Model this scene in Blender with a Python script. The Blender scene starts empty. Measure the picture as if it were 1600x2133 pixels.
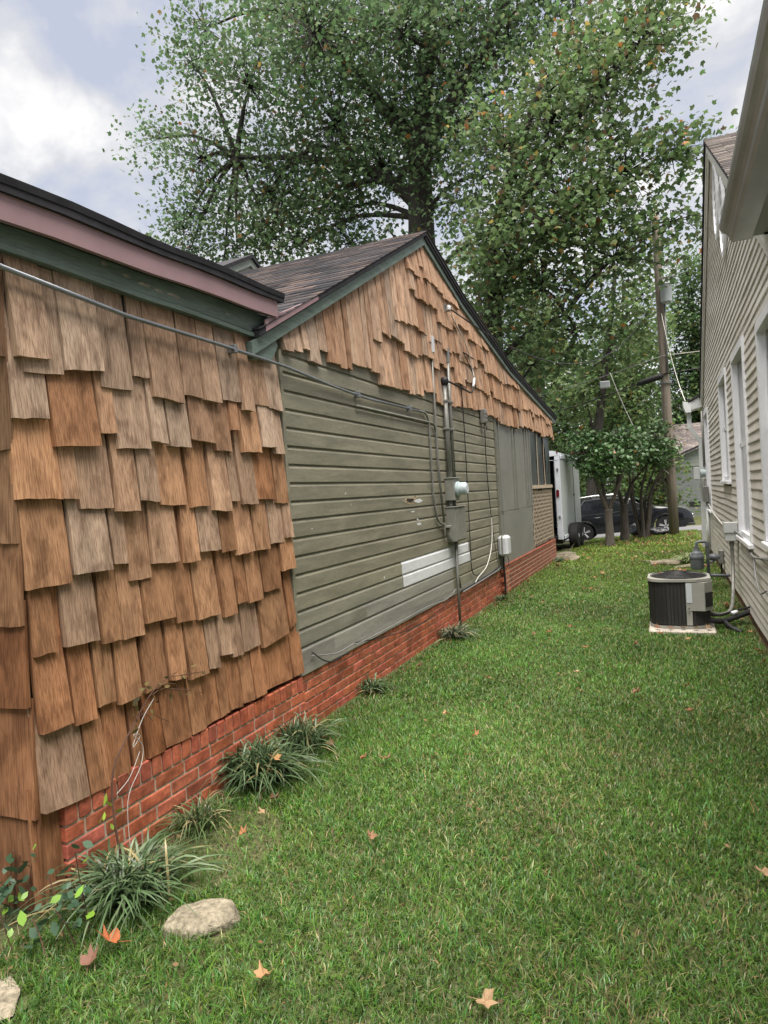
import bpy, math, random
import numpy as np
from mathutils import Vector, Matrix
R = math.radians
rnd = random.Random(7)
rng = np.random.default_rng(7)
sc = bpy.context.scene
C = sc.collection

# ------------------------------------------------------------------ camera
cam_d = bpy.data.cameras.new('camera'); cam = bpy.data.objects.new('camera', cam_d); C.objects.link(cam)
cam_d.sensor_fit = 'VERTICAL'; cam_d.sensor_height = 36.0; cam_d.lens = 23.46
cam_d.clip_start = 0.02; cam_d.clip_end = 2000
yaw, pitch, roll = R(23.2), R(-1.27), R(2.9)
fwd = Vector((-math.sin(yaw)*math.cos(pitch), math.cos(yaw)*math.cos(pitch), math.sin(pitch)))
rgt = Vector((0.918, 0.392, -0.060)); rgt = (rgt - fwd*rgt.dot(fwd)).normalized()
upv = rgt.cross(fwd).normalized()
m = Matrix((rgt, upv, -fwd)).transposed().to_4x4(); m.translation = Vector((0, 0, 1.57))
cam.matrix_world = m
sc.camera = cam

# ------------------------------------------------------------------ sky, sun, exposure
SUN = Vector((0.08, -0.22, 0.95)).normalized()
w = bpy.data.worlds.new('World'); sc.world = w; w.use_nodes = True
nt = w.node_tree; nt.nodes.clear()
def wn(t, **k):
    n = nt.nodes.new(t)
    for a, b in k.items(): setattr(n, a, b)
    return n
out = wn('ShaderNodeOutputWorld'); bg = wn('ShaderNodeBackground'); bg.inputs['Strength'].default_value = 0.05
sky = wn('ShaderNodeTexSky', sky_type='NISHITA'); sky.sun_disc = False
sky.sun_elevation = math.asin(SUN.z); sky.sun_rotation = math.atan2(SUN.x, SUN.y)
tc = wn('ShaderNodeTexCoord'); sx = wn('ShaderNodeSeparateXYZ'); nt.links.new(tc.outputs['Generated'], sx.inputs[0])
mx = wn('ShaderNodeMath', operation='MAXIMUM'); mx.inputs[1].default_value = 0.0; nt.links.new(sx.outputs['Z'], mx.inputs[0])
ad = wn('ShaderNodeMath', operation='ADD'); ad.inputs[1].default_value = 0.30; nt.links.new(mx.outputs[0], ad.inputs[0])
dx = wn('ShaderNodeMath', operation='DIVIDE'); nt.links.new(sx.outputs['X'], dx.inputs[0]); nt.links.new(ad.outputs[0], dx.inputs[1])
dy = wn('ShaderNodeMath', operation='DIVIDE'); nt.links.new(sx.outputs['Y'], dy.inputs[0]); nt.links.new(ad.outputs[0], dy.inputs[1])
cb = wn('ShaderNodeCombineXYZ'); nt.links.new(dx.outputs[0], cb.inputs[0]); nt.links.new(dy.outputs[0], cb.inputs[1]); cb.inputs[2].default_value = 3.4
n1 = wn('ShaderNodeTexNoise'); n1.inputs['Scale'].default_value = 4.6; n1.inputs['Detail'].default_value = 9; n1.inputs['Roughness'].default_value = 0.55; n1.inputs['Distortion'].default_value = 0.25
nt.links.new(cb.outputs[0], n1.inputs['Vector'])
cr = wn('ShaderNodeValToRGB'); e = cr.color_ramp.elements
e[0].position = 0.38; e[0].color = (1.40, 1.48, 1.75, 1)
e[1].position = 0.64; e[1].color = (2.75, 2.66, 2.54, 1)
q = cr.color_ramp.elements.new(0.50); q.color = (1.85, 1.84, 1.88, 1)
nt.links.new(n1.outputs['Fac'], cr.inputs[0])
mixw = wn('ShaderNodeMixRGB'); mixw.inputs[0].default_value = 0.93
nt.links.new(sky.outputs[0], mixw.inputs[1]); nt.links.new(cr.outputs[0], mixw.inputs[2])
nt.links.new(mixw.outputs[0], bg.inputs['Color']); nt.links.new(bg.outputs[0], out.inputs['Surface'])
sun_d = bpy.data.lights.new('sun', 'SUN'); sun = bpy.data.objects.new('sun', sun_d); C.objects.link(sun)
sun_d.energy = 1.5; sun_d.angle = R(60); sun_d.color = (1.0, 0.94, 0.86)
sun.rotation_euler = SUN.to_track_quat('Z', 'Y').to_euler(); sun.location = (6, -8, 14)
sc.view_settings.view_transform = 'Standard'; sc.view_settings.look = 'None'
sc.view_settings.gamma = 1.0; sc.view_settings.use_curve_mapping = False
sc.view_settings.exposure = 3.0
sc.cycles.max_bounces = 6; sc.cycles.transparent_max_bounces = 12

# ------------------------------------------------------------------ helpers
WL = {}
def wl(o): return WL.get(o.name, Vector((0, 0, 0))) if o else Vector((0, 0, 0))
def tag(o, label=None, cat=None, group=None, kind=None):
    if label: o['label'] = label
    if cat: o['category'] = cat
    if group: o['group'] = group
    if kind: o['kind'] = kind
    return o
def place(o, loc, parent=None):
    loc = Vector(loc); o.location = loc - wl(parent)
    if parent: o.parent = parent
    C.objects.link(o); WL[o.name] = loc
    return o
def thing(name, label, cat, loc, group=None):
    o = bpy.data.objects.new(name, None); o.empty_display_size = 0.1
    place(o, loc); return tag(o, label, cat, group)
class MB:
    def __init__(s): s.v = []; s.f = []
    def add(s, vs, fs):
        b = len(s.v); s.v += [tuple(p) for p in vs]; s.f += [tuple(b+i for i in f) for f in fs]; return s
    def poly(s, pts): return s.add(pts, [tuple(range(len(pts)))])
    def box(s, x0, x1, y0, y1, z0, z1):
        if x0 > x1: x0, x1 = x1, x0
        if y0 > y1: y0, y1 = y1, y0
        return s.add([(x0,y0,z0),(x1,y0,z0),(x1,y1,z0),(x0,y1,z0),(x0,y0,z1),(x1,y0,z1),(x1,y1,z1),(x0,y1,z1)],
            [(0,3,2,1),(4,5,6,7),(0,1,5,4),(1,2,6,5),(2,3,7,6),(3,0,4,7)])
    def cbox(s, x0, x1, y0, y1, z0, z1, c=0.004):
        # box with all edges chamfered
        X, Y, Z = (x0, x1), (y0, y1), (z0, z1); V = []; idx = {}
        for i in (0, 1):
            for j in (0, 1):
                for k in (0, 1):
                    px, py, pz = X[i], Y[j], Z[k]; ox, oy, oz = c*(1-2*i), c*(1-2*j), c*(1-2*k)
                    for a in range(3):
                        idx[(i,j,k,a)] = len(V)
                        V.append((px+(0 if a == 0 else ox), py+(0 if a == 1 else oy), pz+(0 if a == 2 else oz)))
        F = []
        for i in (0, 1): F.append([idx[(i,j,k,0)] for j, k in ((0,0),(1,0),(1,1),(0,1))][::(1 if i else -1)])
        for j in (0, 1): F.append([idx[(i,j,k,1)] for i, k in ((0,0),(0,1),(1,1),(1,0))][::(1 if j else -1)])
        for k in (0, 1): F.append([idx[(i,j,k,2)] for i, j in ((0,0),(1,0),(1,1),(0,1))][::(1 if k else -1)])
        for j in (0, 1):
            for k in (0, 1): F.append([idx[(0,j,k,1)], idx[(1,j,k,1)], idx[(1,j,k,2)], idx[(0,j,k,2)]])
        for i in (0, 1):
            for k in (0, 1): F.append([idx[(i,0,k,0)], idx[(i,1,k,0)], idx[(i,1,k,2)], idx[(i,0,k,2)]])
            for j in (0, 1): F.append([idx[(i,j,0,0)], idx[(i,j,1,0)], idx[(i,j,1,1)], idx[(i,j,0,1)]])
        for i in (0, 1):
            for j in (0, 1):
                for k in (0, 1): F.append([idx[(i,j,k,a)] for a in range(3)])
        return s.add(V, F)
    def prism(s, pts, ext):
        n = len(pts); e_ = Vector(ext); a = [Vector(p) for p in pts]
        return s.add(a+[p+e_ for p in a], [tuple(range(n))[::-1], tuple(range(n, 2*n))]+[(i, (i+1) % n, n+(i+1) % n, n+i) for i in range(n)])
    def beam(s, p, q, wd, ht, up=(0,0,1)):
        p, q = Vector(p), Vector(q); d = (q-p).normalized(); u = Vector(up); sd = d.cross(u).normalized()*wd/2; u = sd.cross(d).normalized()*ht/2
        V = [p-sd-u, p+sd-u, p+sd+u, p-sd+u, q-sd-u, q+sd-u, q+sd+u, q-sd+u]
        return s.add(V, [(0,1,2,3),(7,6,5,4),(0,4,5,1),(1,5,6,2),(2,6,7,3),(3,7,4,0)])
    def tube(s, pts, r, n=8):
        pts = [Vector(p) for p in pts]; k = len(pts)
        rs = list(r) if hasattr(r, '__len__') else [r]*k
        V = []; F = []; pu = None
        for i, p in enumerate(pts):
            d = (pts[min(i+1, k-1)]-pts[max(i-1, 0)]).normalized()
            if pu is None: a = Vector((0,0,1)) if abs(d.z) < .9 else Vector((1,0,0)); u = d.cross(a).normalized()
            else: u = (pu-d*pu.dot(d)).normalized()
            pu = u; vv = d.cross(u)
            for j in range(n):
                t = 2*math.pi*j/n; V.append(p+(u*math.cos(t)+vv*math.sin(t))*rs[i])
        for i in range(k-1):
            for j in range(n): F.append((i*n+j, i*n+(j+1) % n, (i+1)*n+(j+1) % n, (i+1)*n+j))
        F.append(tuple(range(n))[::-1]); F.append(tuple(range((k-1)*n, k*n)))
        return s.add(V, F)
    def lathe(s, prof, c, axis='z', n=20, ang0=0, caps=True):
        c = Vector(c); V = []; F = []
        for r_, h in prof:
            for j in range(n):
                t = ang0+2*math.pi*j/n; a, b = r_*math.cos(t), r_*math.sin(t)
                V.append(c+Vector({'z': (a, b, h), 'x': (h, a, b), 'y': (b, h, a)}[axis]))
        k = len(prof)
        for i in range(k-1):
            for j in range(n): F.append((i*n+j, i*n+(j+1) % n, (i+1)*n+(j+1) % n, (i+1)*n+j))
        if caps: F.append(tuple(range(n))[::-1]); F.append(tuple(range((k-1)*n, k*n)))
        return s.add(V, F)
    def build(s, name, mat, parent=None, smooth=False, color=None, origin=None, auto=None):
        vs = np.array([tuple(p) for p in s.v], dtype=float)
        if origin is None:
            lo, hi = vs.min(0), vs.max(0); origin = ((lo[0]+hi[0])/2, (lo[1]+hi[1])/2, lo[2])
        vs = vs-np.array(origin)
        me = bpy.data.meshes.new(name); me.from_pydata(vs.tolist(), [], s.f); me.update()
        if mat: me.materials.append(mat)
        if smooth: me.polygons.foreach_set('use_smooth', [True]*len(me.polygons))
        if auto is not None: me.set_sharp_from_angle(angle=R(auto))
        o = bpy.data.objects.new(name, me); place(o, origin, parent)
        if color: o.color = (*color, 1)
        return o
def dup(o, loc, parent, color=None):
    c = o.copy(); c.parent = None; place(c, loc, parent)
    if color: c.color = (*color, 1)
    return c
def smoothpath(pts, n=6):
    p = [Vector(a) for a in pts]; o = []
    for i in range(len(p)-1):
        a, b, c_, d = p[max(i-1, 0)], p[i], p[i+1], p[min(i+2, len(p)-1)]
        for k in range(n):
            t = k/n; o.append(0.5*((2*b)+(c_-a)*t+(2*a-5*b+4*c_-d)*t*t+(3*b-a-3*c_+d)*t**3))
    return o+[p[-1]]
def catenary(p, q, sag, n=14):
    p, q = Vector(p), Vector(q)
    return [p.lerp(q, i/n)-Vector((0, 0, sag*4*(i/n)*(1-i/n))) for i in range(n+1)]

# ------------------------------------------------------------------ materials
def material(name, col, rough=0.6, var=0.18, scale=6.0, col2=None, bump=0.15, bscale=60.0, stretch=(1,1,1), metal=0.0, spec=0.3,
             objcol=False, vcol=None, transl=0.0, dist=0.002, randoff=False, fine=0.0, fscale=120, coat=0.0, ramp=(0.3, 0.7)):
    m_ = bpy.data.materials.new(name); m_.use_nodes = True; t = m_.node_tree; N = t.nodes; L = t.links
    b = N['Principled BSDF']; b.inputs['Roughness'].default_value = rough; b.inputs['Metallic'].default_value = metal
    b.inputs['Specular IOR Level'].default_value = spec; b.inputs['Coat Weight'].default_value = coat
    tcn = N.new('ShaderNodeTexCoord'); mp = N.new('ShaderNodeMapping'); L.new(tcn.outputs['Object'], mp.inputs[0]); mp.inputs['Scale'].default_value = stretch
    src = mp.outputs[0]; oi = None
    if randoff or objcol: oi = N.new('ShaderNodeObjectInfo')
    if randoff:
        mu = N.new('ShaderNodeMath'); mu.operation = 'MULTIPLY'; mu.inputs[1].default_value = 57.0; L.new(oi.outputs['Random'], mu.inputs[0])
        va = N.new('ShaderNodeVectorMath'); va.operation = 'ADD'; L.new(src, va.inputs[0]); L.new(mu.outputs[0], va.inputs[1]); src = va.outputs[0]
    no = N.new('ShaderNodeTexNoise'); no.inputs['Scale'].default_value = scale; no.inputs['Detail'].default_value = 5; no.inputs['Roughness'].default_value = 0.6; L.new(src, no.inputs['Vector'])
    rp = N.new('ShaderNodeValToRGB'); L.new(no.outputs['Fac'], rp.inputs[0]); el = rp.color_ramp.elements
    el[0].position, el[1].position = ramp
    c0 = col2 if col2 else tuple(c_*(1-var) for c_ in col); c1 = col if col2 else tuple(min(1, c_*(1+var)) for c_ in col)
    el[0].color = (*c0, 1); el[1].color = (*c1, 1); cur = rp.outputs[0]
    if fine:
        n2 = N.new('ShaderNodeTexNoise'); n2.inputs['Scale'].default_value = fscale; n2.inputs['Detail'].default_value = 3; L.new(src, n2.inputs['Vector'])
        mr = N.new('ShaderNodeMapRange'); mr.inputs['From Min'].default_value = .3; mr.inputs['From Max'].default_value = .7; mr.inputs['To Min'].default_value = 1-fine; mr.inputs['To Max'].default_value = 1+fine; L.new(n2.outputs['Fac'], mr.inputs['Value'])
        mm = N.new('ShaderNodeMixRGB'); mm.blend_type = 'MULTIPLY'; mm.inputs[0].default_value = 1; L.new(cur, mm.inputs[1]); L.new(mr.outputs[0], mm.inputs[2]); cur = mm.outputs[0]
    if objcol or vcol:
        mm = N.new('ShaderNodeMixRGB'); mm.blend_type = 'MULTIPLY'; mm.inputs[0].default_value = 1; L.new(cur, mm.inputs[1])
        if objcol: L.new(oi.outputs['Color'], mm.inputs[2])
        else:
            at = N.new('ShaderNodeAttribute'); at.attribute_name = vcol; L.new(at.outputs['Color'], mm.inputs[2])
        cur = mm.outputs[0]
    L.new(cur, b.inputs['Base Color'])
    if bump:
        nb = N.new('ShaderNodeTexNoise'); nb.inputs['Scale'].default_value = bscale; nb.inputs['Detail'].default_value = 4; L.new(src, nb.inputs['Vector'])
        bp = N.new('ShaderNodeBump'); bp.inputs['Strength'].default_value = bump; bp.inputs['Distance'].default_value = dist; L.new(nb.outputs['Fac'], bp.inputs['Height']); L.new(bp.outputs[0], b.inputs['Normal'])
    if transl:
        tr = N.new('ShaderNodeBsdfTranslucent'); L.new(cur, tr.inputs['Color']); ms = N.new('ShaderNodeMixShader'); ms.inputs[0].default_value = transl
        L.new(b.outputs[0], ms.inputs[1]); L.new(tr.outputs[0], ms.inputs[2]); L.new(ms.outputs[0], N['Material Output'].inputs['Surface'])
    return m_
def stains(m_, sc_, stretch, lo, hi, p0=.42, p1=.62):
    """multiply the base colour by blotchy stains, offset per object"""
    t = m_.node_tree; N = t.nodes; L = t.links; b = N['Principled BSDF']; old = b.inputs['Base Color'].links[0].from_socket
    tcn = N.new('ShaderNodeTexCoord'); mp = N.new('ShaderNodeMapping'); mp.inputs['Scale'].default_value = stretch; L.new(tcn.outputs['Object'], mp.inputs[0])
    oi = N.new('ShaderNodeObjectInfo'); mu = N.new('ShaderNodeMath'); mu.operation = 'MULTIPLY'; mu.inputs[1].default_value = 91.0; L.new(oi.outputs['Random'], mu.inputs[0])
    va = N.new('ShaderNodeVectorMath'); va.operation = 'ADD'; L.new(mp.outputs[0], va.inputs[0]); L.new(mu.outputs[0], va.inputs[1])
    no = N.new('ShaderNodeTexNoise'); no.inputs['Scale'].default_value = sc_; no.inputs['Detail'].default_value = 6; no.inputs['Distortion'].default_value = .6; L.new(va.outputs[0], no.inputs['Vector'])
    rp = N.new('ShaderNodeValToRGB'); rp.color_ramp.elements[0].position = p0; rp.color_ramp.elements[1].position = p1
    rp.color_ramp.elements[0].color = (*lo, 1); rp.color_ramp.elements[1].color = (*hi, 1); L.new(no.outputs['Fac'], rp.inputs[0])
    mm = N.new('ShaderNodeMixRGB'); mm.blend_type = 'MULTIPLY'; mm.inputs[0].default_value = 1; L.new(old, mm.inputs[1]); L.new(rp.outputs[0], mm.inputs[2]); L.new(mm.outputs[0], b.inputs['Base Color'])
W1 = (1, 1, 1)
M = {}
M['shake'] = material('cedar_shake', (1.18, 1.15, 1.10), rough=.85, col2=(.52, .46, .42), scale=1.0, stretch=(170, 170, 3.0), bump=.8, bscale=.8, dist=.003, objcol=True, randoff=True, spec=.15, fine=.16, fscale=.06, ramp=(.30, .60))
stains(M['shake'], 1.0, (11, 11, 6.0), (.66, .62, .60), (1.06, 1.05, 1.04), .34, .52)
M['brick'] = material('brick_red', W1, rough=.5, col2=(.62, .55, .5), scale=9, bump=.35, bscale=90, objcol=True, randoff=True, spec=.35, fine=.22, fscale=45)
stains(M['brick'], 1.0, (7, 7, 14), (.58, .58, .58), (1.12, 1.08, 1.05), .34, .6)
M['mortar'] = material('mortar', (.46, .39, .31), rough=.95, var=.3, scale=25, bump=.6, bscale=120)
M['siding'] = material('olive_siding', W1, rough=.58, col2=(.84, .85, .83), scale=3.5, stretch=(6, 1, 6), bump=.3, bscale=9, dist=.004, objcol=True, randoff=True, spec=.4, fine=.10, fscale=16)
stains(M['siding'], 1.0, (9, 1.3, 9), (.74, .74, .74), (1.08, 1.08, 1.06), .32, .62)
M['panel'] = material('grey_green_panel', (.20, .20, .18), rough=.5, var=.12, scale=2.5, bump=.15, bscale=40, fine=.06, fscale=30)
M['green_trim'] = material('green_trim_paint', (.135, .18, .155), rough=.5, var=.28, scale=3, stretch=(8, 1, 8), bump=.6, bscale=10, dist=.005, fine=.15, fscale=20)
M['purple'] = material('mauve_paint', (.31, .20, .215), rough=.5, var=.12, scale=3, bump=.15, bscale=30)
M['roofdark'] = material('dark_roof_edge', (.028, .027, .032), rough=.8, var=.35, scale=12, bump=.4, bscale=120)
M['roof'] = material('asphalt_shingles', W1, rough=.9, col2=(.55, .55, .58), scale=7, bump=.5, bscale=160, vcol='Col', fine=.35, fscale=160, spec=.15)
M['woodgrey'] = material('weathered_grey_wood', (.34, .30, .25), rough=.9, var=.3, scale=8, bump=.2)
M['flash'] = material('dark_gap', (.02, .019, .018), rough=.9, var=.2, bump=0)
M['lattice'] = material('lattice_wood', (.44, .36, .27), rough=.7, var=.2, scale=20, bump=.2)
M['woodtrim'] = material('bare_wood_trim', (.42, .30, .20), rough=.7, var=.25, scale=3, stretch=(20, 20, 1), bump=.2)
M['film'] = material('plastic_film', (.045, .05, .058), rough=.32, var=.5, scale=2.6, bump=.5, bscale=3.5, dist=.03, spec=.5)
M['galv'] = material('grey_conduit', (.20, .20, .185), rough=.42, var=.2, scale=14, bump=.1, metal=.25)
M['bluecond'] = material('bluish_conduit', (.22, .235, .26), rough=.32, var=.15, scale=14, bump=.05, metal=.45)
M['greybox'] = material('grey_painted_metal', (.20, .20, .175), rough=.45, var=.15, scale=9, bump=.08)
M['glass'] = material('meter_glass', (.42, .50, .52), rough=.12, var=.15, scale=20, bump=0, spec=.6)
M['whiteplastic'] = material('white_plastic', (.55, .57, .60), rough=.4, var=.1, scale=9, bump=.05)
M['black'] = material('black_rubber', (.02, .02, .021), rough=.55, var=.3, scale=20, bump=.1)
M['cable'] = material('black_cable', (.018, .018, .02), rough=.5, var=.2, bump=0)
M['whitecable'] = material('white_cable', (.55, .54, .50), rough=.5, var=.15, bump=0)
M['greycable'] = material('grey_cable', (.20, .20, .20), rough=.5, var=.2, bump=0)
M['vinyl'] = material('beige_vinyl', (.57, .55, .51), rough=.5, var=.07, scale=1.2, bump=.12, bscale=12, stretch=(4, 1, 4), randoff=True, fine=.05, fscale=30)
M['vinyltrim'] = material('cream_trim', (.58, .57, .52), rough=.42, var=.08, scale=4, bump=.05)
M['aluminium'] = material('grey_beige_gutter', (.345, .35, .355), rough=.3, var=.14, scale=3, bump=.05, spec=.5)
stains(M['aluminium'], 1.0, (3, .5, 3), (.68, .67, .64), (1.05, 1.05, 1.05), .35, .6)
stains(M['vinyl'], 1.0, (2, .8, 2), (.86, .85, .83), (1.04, 1.04, 1.04), .35, .6)
M['soffit'] = material('soffit_board', (.30, .31, .315), rough=.6, var=.12, scale=3, bump=.2, bscale=30)
M['whitetrim'] = material('white_window_trim', (.74, .75, .78), rough=.4, var=.06, scale=6, bump=.08, fine=.03)
M['pane'] = material('window_pane', (.03, .033, .038), rough=.06, var=.3, scale=2, bump=0, spec=.6)
M['whitedown'] = material('white_downspout', (.52, .54, .54), rough=.4, var=.1, scale=5, bump=.04)
M['gasgrey'] = material('gas_meter_grey', (.115, .125, .14), rough=.45, var=.25, scale=12, bump=.15)
M['ac'] = material('ac_cabinet_beige', (.30, .30, .27), rough=.4, var=.08, scale=5, bump=.05)
M['acdark'] = material('ac_coil_dark', (.035, .034, .033), rough=.6, var=.4, scale=3, stretch=(40, 40, 1), bump=.5, bscale=8)
M['concrete'] = material('concrete_pad', (.42, .38, .33), rough=.9, var=.2, scale=9, bump=.3)
M['stone'] = material('sandstone', (.27, .235, .175), rough=.92, col2=(.13, .115, .08), scale=9, bump=1.0, bscale=26, dist=.02, fine=.35, fscale=60)
M['leafdry'] = material('dry_leaf', W1, rough=.7, var=.3, scale=18, bump=.3, bscale=40, objcol=True, transl=.2)
M['grass'] = material('grass_blades', W1, rough=.38, var=.0, scale=1, bump=0, vcol='Col', transl=.28, spec=.36)
M['leaf'] = material('tree_leaves', W1, rough=.55, var=.0, scale=1, bump=0, vcol='Col', transl=.5, spec=.25)
M['gloss'] = material('glossy_leaves', W1, rough=.38, var=.0, scale=1, bump=0, vcol='Col', transl=.2, spec=.45)
M['bark'] = material('bark', (.042, .037, .032), rough=.9, var=.4, scale=3, stretch=(6, 6, 1.2), bump=.9, bscale=8, dist=.02)
M['barkpale'] = material('grey_bark', (.095, .082, .068), rough=.9, var=.35, scale=6, stretch=(4, 4, 1), bump=.8, bscale=16, dist=.01)
M['pole'] = material('pole_wood', (.25, .21, .17), rough=.9, var=.3, scale=2, stretch=(12, 12, .8), bump=.6, bscale=8, dist=.006)
M['tank'] = material('transformer_grey', (.34, .37, .38), rough=.45, var=.1, bump=.05)
M['carpaint'] = material('black_car_paint', (.008, .009, .012), rough=.16, var=.1, bump=0, spec=.4, coat=.3)
M['chrome'] = material('chrome', (.62, .63, .64), rough=.18, var=.05, bump=0, metal=1.0)
M['carglass'] = material('tinted_glass', (.012, .014, .016), rough=.12, var=.1, bump=0, spec=.25)
M['windshield'] = material('windshield_glass', (.09, .15, .13), rough=.08, var=.1, bump=0, spec=.7)
M['headlamp'] = material('headlamp_lens', (.55, .55, .50), rough=.15, var=.15, scale=14, bump=0, spec=.6)
M['tyre'] = material('tyre_rubber', (.018, .018, .019), rough=.75, var=.25, scale=20, bump=.2)
M['rim'] = material('alloy_rim', (.55, .55, .56), rough=.35, var=.1, bump=0, metal=.3)
M['trailer'] = material('white_trailer_skin', (.50, .54, .54), rough=.38, var=.10, scale=1.6, stretch=(1, 1, .25), bump=.1, bscale=5)
M['trailertrim'] = material('white_trailer_trim', (.58, .61, .67), rough=.35, var=.06, bump=.03)
M['interior'] = material('dark_interior', (.025, .025, .028), rough=.9, var=.2, bump=0)
M['redlens'] = material('red_lens', (.16, .012, .02), rough=.2, var=.15, bump=0, spec=.6)
M['bag'] = material('black_plastic_bag', (.022, .024, .028), rough=.22, var=.3, bump=.8, bscale=14, dist=.03, spec=.6)
M['bluebag'] = material('blue_plastic', (.02, .13, .42), rough=.3, var=.2, bump=.6, bscale=20, dist=.02)
M['asphalt'] = material('asphalt', (.14, .14, .145), rough=.9, var=.15, scale=4, bump=.3, bscale=140, fine=.15, fscale=180)
M['greybrick'] = material('painted_grey_brick', (.21, .225, .225), rough=.7, var=.08, scale=6, bump=.1)
M['greysiding'] = material('pale_green_siding', (.27, .30, .265), rough=.6, var=.06, bump=.05)
M['string'] = material('white_string', (.42, .40, .38), rough=.8, var=.1, bump=0)
M['twig'] = material('dry_twig', (.09, .05, .035), rough=.8, var=.3, bump=.2)
M['label'] = material('pale_label', (.50, .53, .57), rough=.5, var=.05, bump=0)
M['whiteprimer'] = material('white_primer', (.62, .635, .66), rough=.5, var=.08, scale=5, stretch=(4, 1, 4), bump=.15, bscale=14, fine=.06, fscale=16)
M['splinter'] = material('splintered_wood', (.30, .24, .16), rough=.9, var=.5, scale=6, stretch=(10, 1, 10), bump=.9, bscale=14, dist=.01)
M['chipgrey'] = material('scuffed_paint', (.30, .29, .24), rough=.7, var=.2, scale=20, bump=.2)
M['kerb'] = material('kerb_concrete', (.33, .32, .30), rough=.9, var=.15, scale=8, bump=.3)

def ground_mat():
    m_ = material('lawn_soil', (.062, .085, .030), rough=.95, col2=(.085, .075, .042), scale=2.2, bump=.8, bscale=30, dist=.02, fine=.4, fscale=60, spec=.1)
    return m_
M['soil'] = ground_mat()

# ------------------------------------------------------------------ ground
def hgt(x, y):
    t = 6*math.tanh((x+2.24)/6)
    road = -.56+.060*t+.0
    if y <= 17: return 0.0
    lawn = (min(y, 22.4)-17)*(-.020+.0125*max(-3.2, min(1.5, x+1)))
    if y <= 22.4: return lawn
    k = min(1, (y-22.4)/1.3); k = k*k*(3-2*k)
    return lawn*(1-k)+road*k
def npnoise(x, y):
    return (np.sin(x*2.1+1.3*np.sin(y*1.7))+np.sin(y*2.9+x*1.1+.7)+.6*np.sin(x*5.3-y*4.1)+.5*np.sin(x*9.1+y*7.7+2))/3.1
mb = MB()
xs = [-60, -35, -20, -12, -8, -5] + [(-4+.4*i) for i in range(0, 21)] + [5, 8, 12, 20, 35, 60]
ys = [-30, -15, -8, -4, -2, -1] + [-.5+.5*i for i in range(0, 62)] + [32, 35, 40, 48, 60, 85, 140]
nx = len(xs)
for y in ys:
    for x in xs: mb.v.append((x, y, hgt(x, y)))
for j in range(len(ys)-1):
    for i in range(nx-1): mb.f.append((j*nx+i, j*nx+i+1, (j+1)*nx+i+1, (j+1)*nx+i))
tag(mb.build('ground', M['soil'], smooth=True, origin=(0, 0, 0)), kind='structure')
mb = MB(); xs2 = [-50, -25, -14, -10] + [-8+.5*i for i in range(33)] + [10, 14, 25, 50]; ys2 = [23.6, 24.5, 26, 28, 30.5]
for y in ys2:
    for x in xs2: mb.v.append((x, y, hgt(x, y)+.012))
for j in range(len(ys2)-1):
    for i in range(len(xs2)-1): a = j*len(xs2)+i; mb.f.append((a, a+1, a+1+len(xs2), a+len(xs2)))
tag(mb.build('road', M['asphalt'], smooth=True, origin=(0, 0, 0)), kind='structure')

def colored_mesh(name, V, F_counts, F_idx, colv, mat, parent=None, origin=(0, 0, 0), smooth=False):
    me = bpy.data.meshes.new(name)
    V = np.asarray(V, dtype=np.float32)-np.array(origin, dtype=np.float32); nv = len(V); npoly = len(F_counts)
    me.vertices.add(nv); me.vertices.foreach_set('co', V.ravel())
    me.loops.add(len(F_idx)); me.loops.foreach_set('vertex_index', np.asarray(F_idx, dtype=np.int32))
    me.polygons.add(npoly); st = np.concatenate([[0], np.cumsum(F_counts)[:-1]]).astype(np.int32)
    me.polygons.foreach_set('loop_start', st)
    ca = me.color_attributes.new('Col', 'FLOAT_COLOR', 'POINT')
    cc = np.ones((nv, 4), dtype=np.float32); cc[:, :3] = colv; ca.data.foreach_set('color', cc.ravel())
    me.materials.append(mat); me.update(calc_edges=True)
    if smooth: me.polygons.foreach_set('use_smooth', np.ones(npoly, dtype=bool))
    o = bpy.data.objects.new(name, me); place(o, origin, parent); return o

# grass blades: one lawn of real blades
def blades(px, py, pz, ln, wd, col, lean):
    n = len(px); az = rng.uniform(0, 2*np.pi, n); la = az+rng.uniform(-1.0, 1.0, n)
    sdx, sdy = np.cos(az)*wd/2, np.sin(az)*wd/2
    lx, ly = -np.sin(la), np.cos(la)
    s1 = .45*ln; s2 = ln
    h1 = s1*np.cos(lean*.6); o1 = s1*np.sin(lean*.6)
    h2 = h1+(s2-s1)*np.cos(lean*1.5); o2 = o1+(s2-s1)*np.sin(lean*1.5)
    V = np.zeros((n, 5, 3))
    V[:, 0] = np.stack([px-sdx, py-sdy, pz], 1); V[:, 1] = np.stack([px+sdx, py+sdy, pz], 1)
    V[:, 2] = np.stack([px+sdx*.85+lx*o1, py+sdy*.85+ly*o1, pz+h1], 1); V[:, 3] = np.stack([px-sdx*.85+lx*o1, py-sdy*.85+ly*o1, pz+h1], 1)
    V[:, 4] = np.stack([px+lx*o2, py+ly*o2, pz+np.maximum(h2, .006)], 1)
    base = (np.arange(n)*5)[:, None]
    idx = np.concatenate([base+np.array([0, 1, 2, 3]), base+np.array([3, 2, 4])], 1).ravel()
    cnt = np.tile([4, 3], n); cv = np.repeat(col[:, None, :], 5, 1)
    return V.reshape(-1, 3), cnt, idx, cv.reshape(-1, 3)
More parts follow.
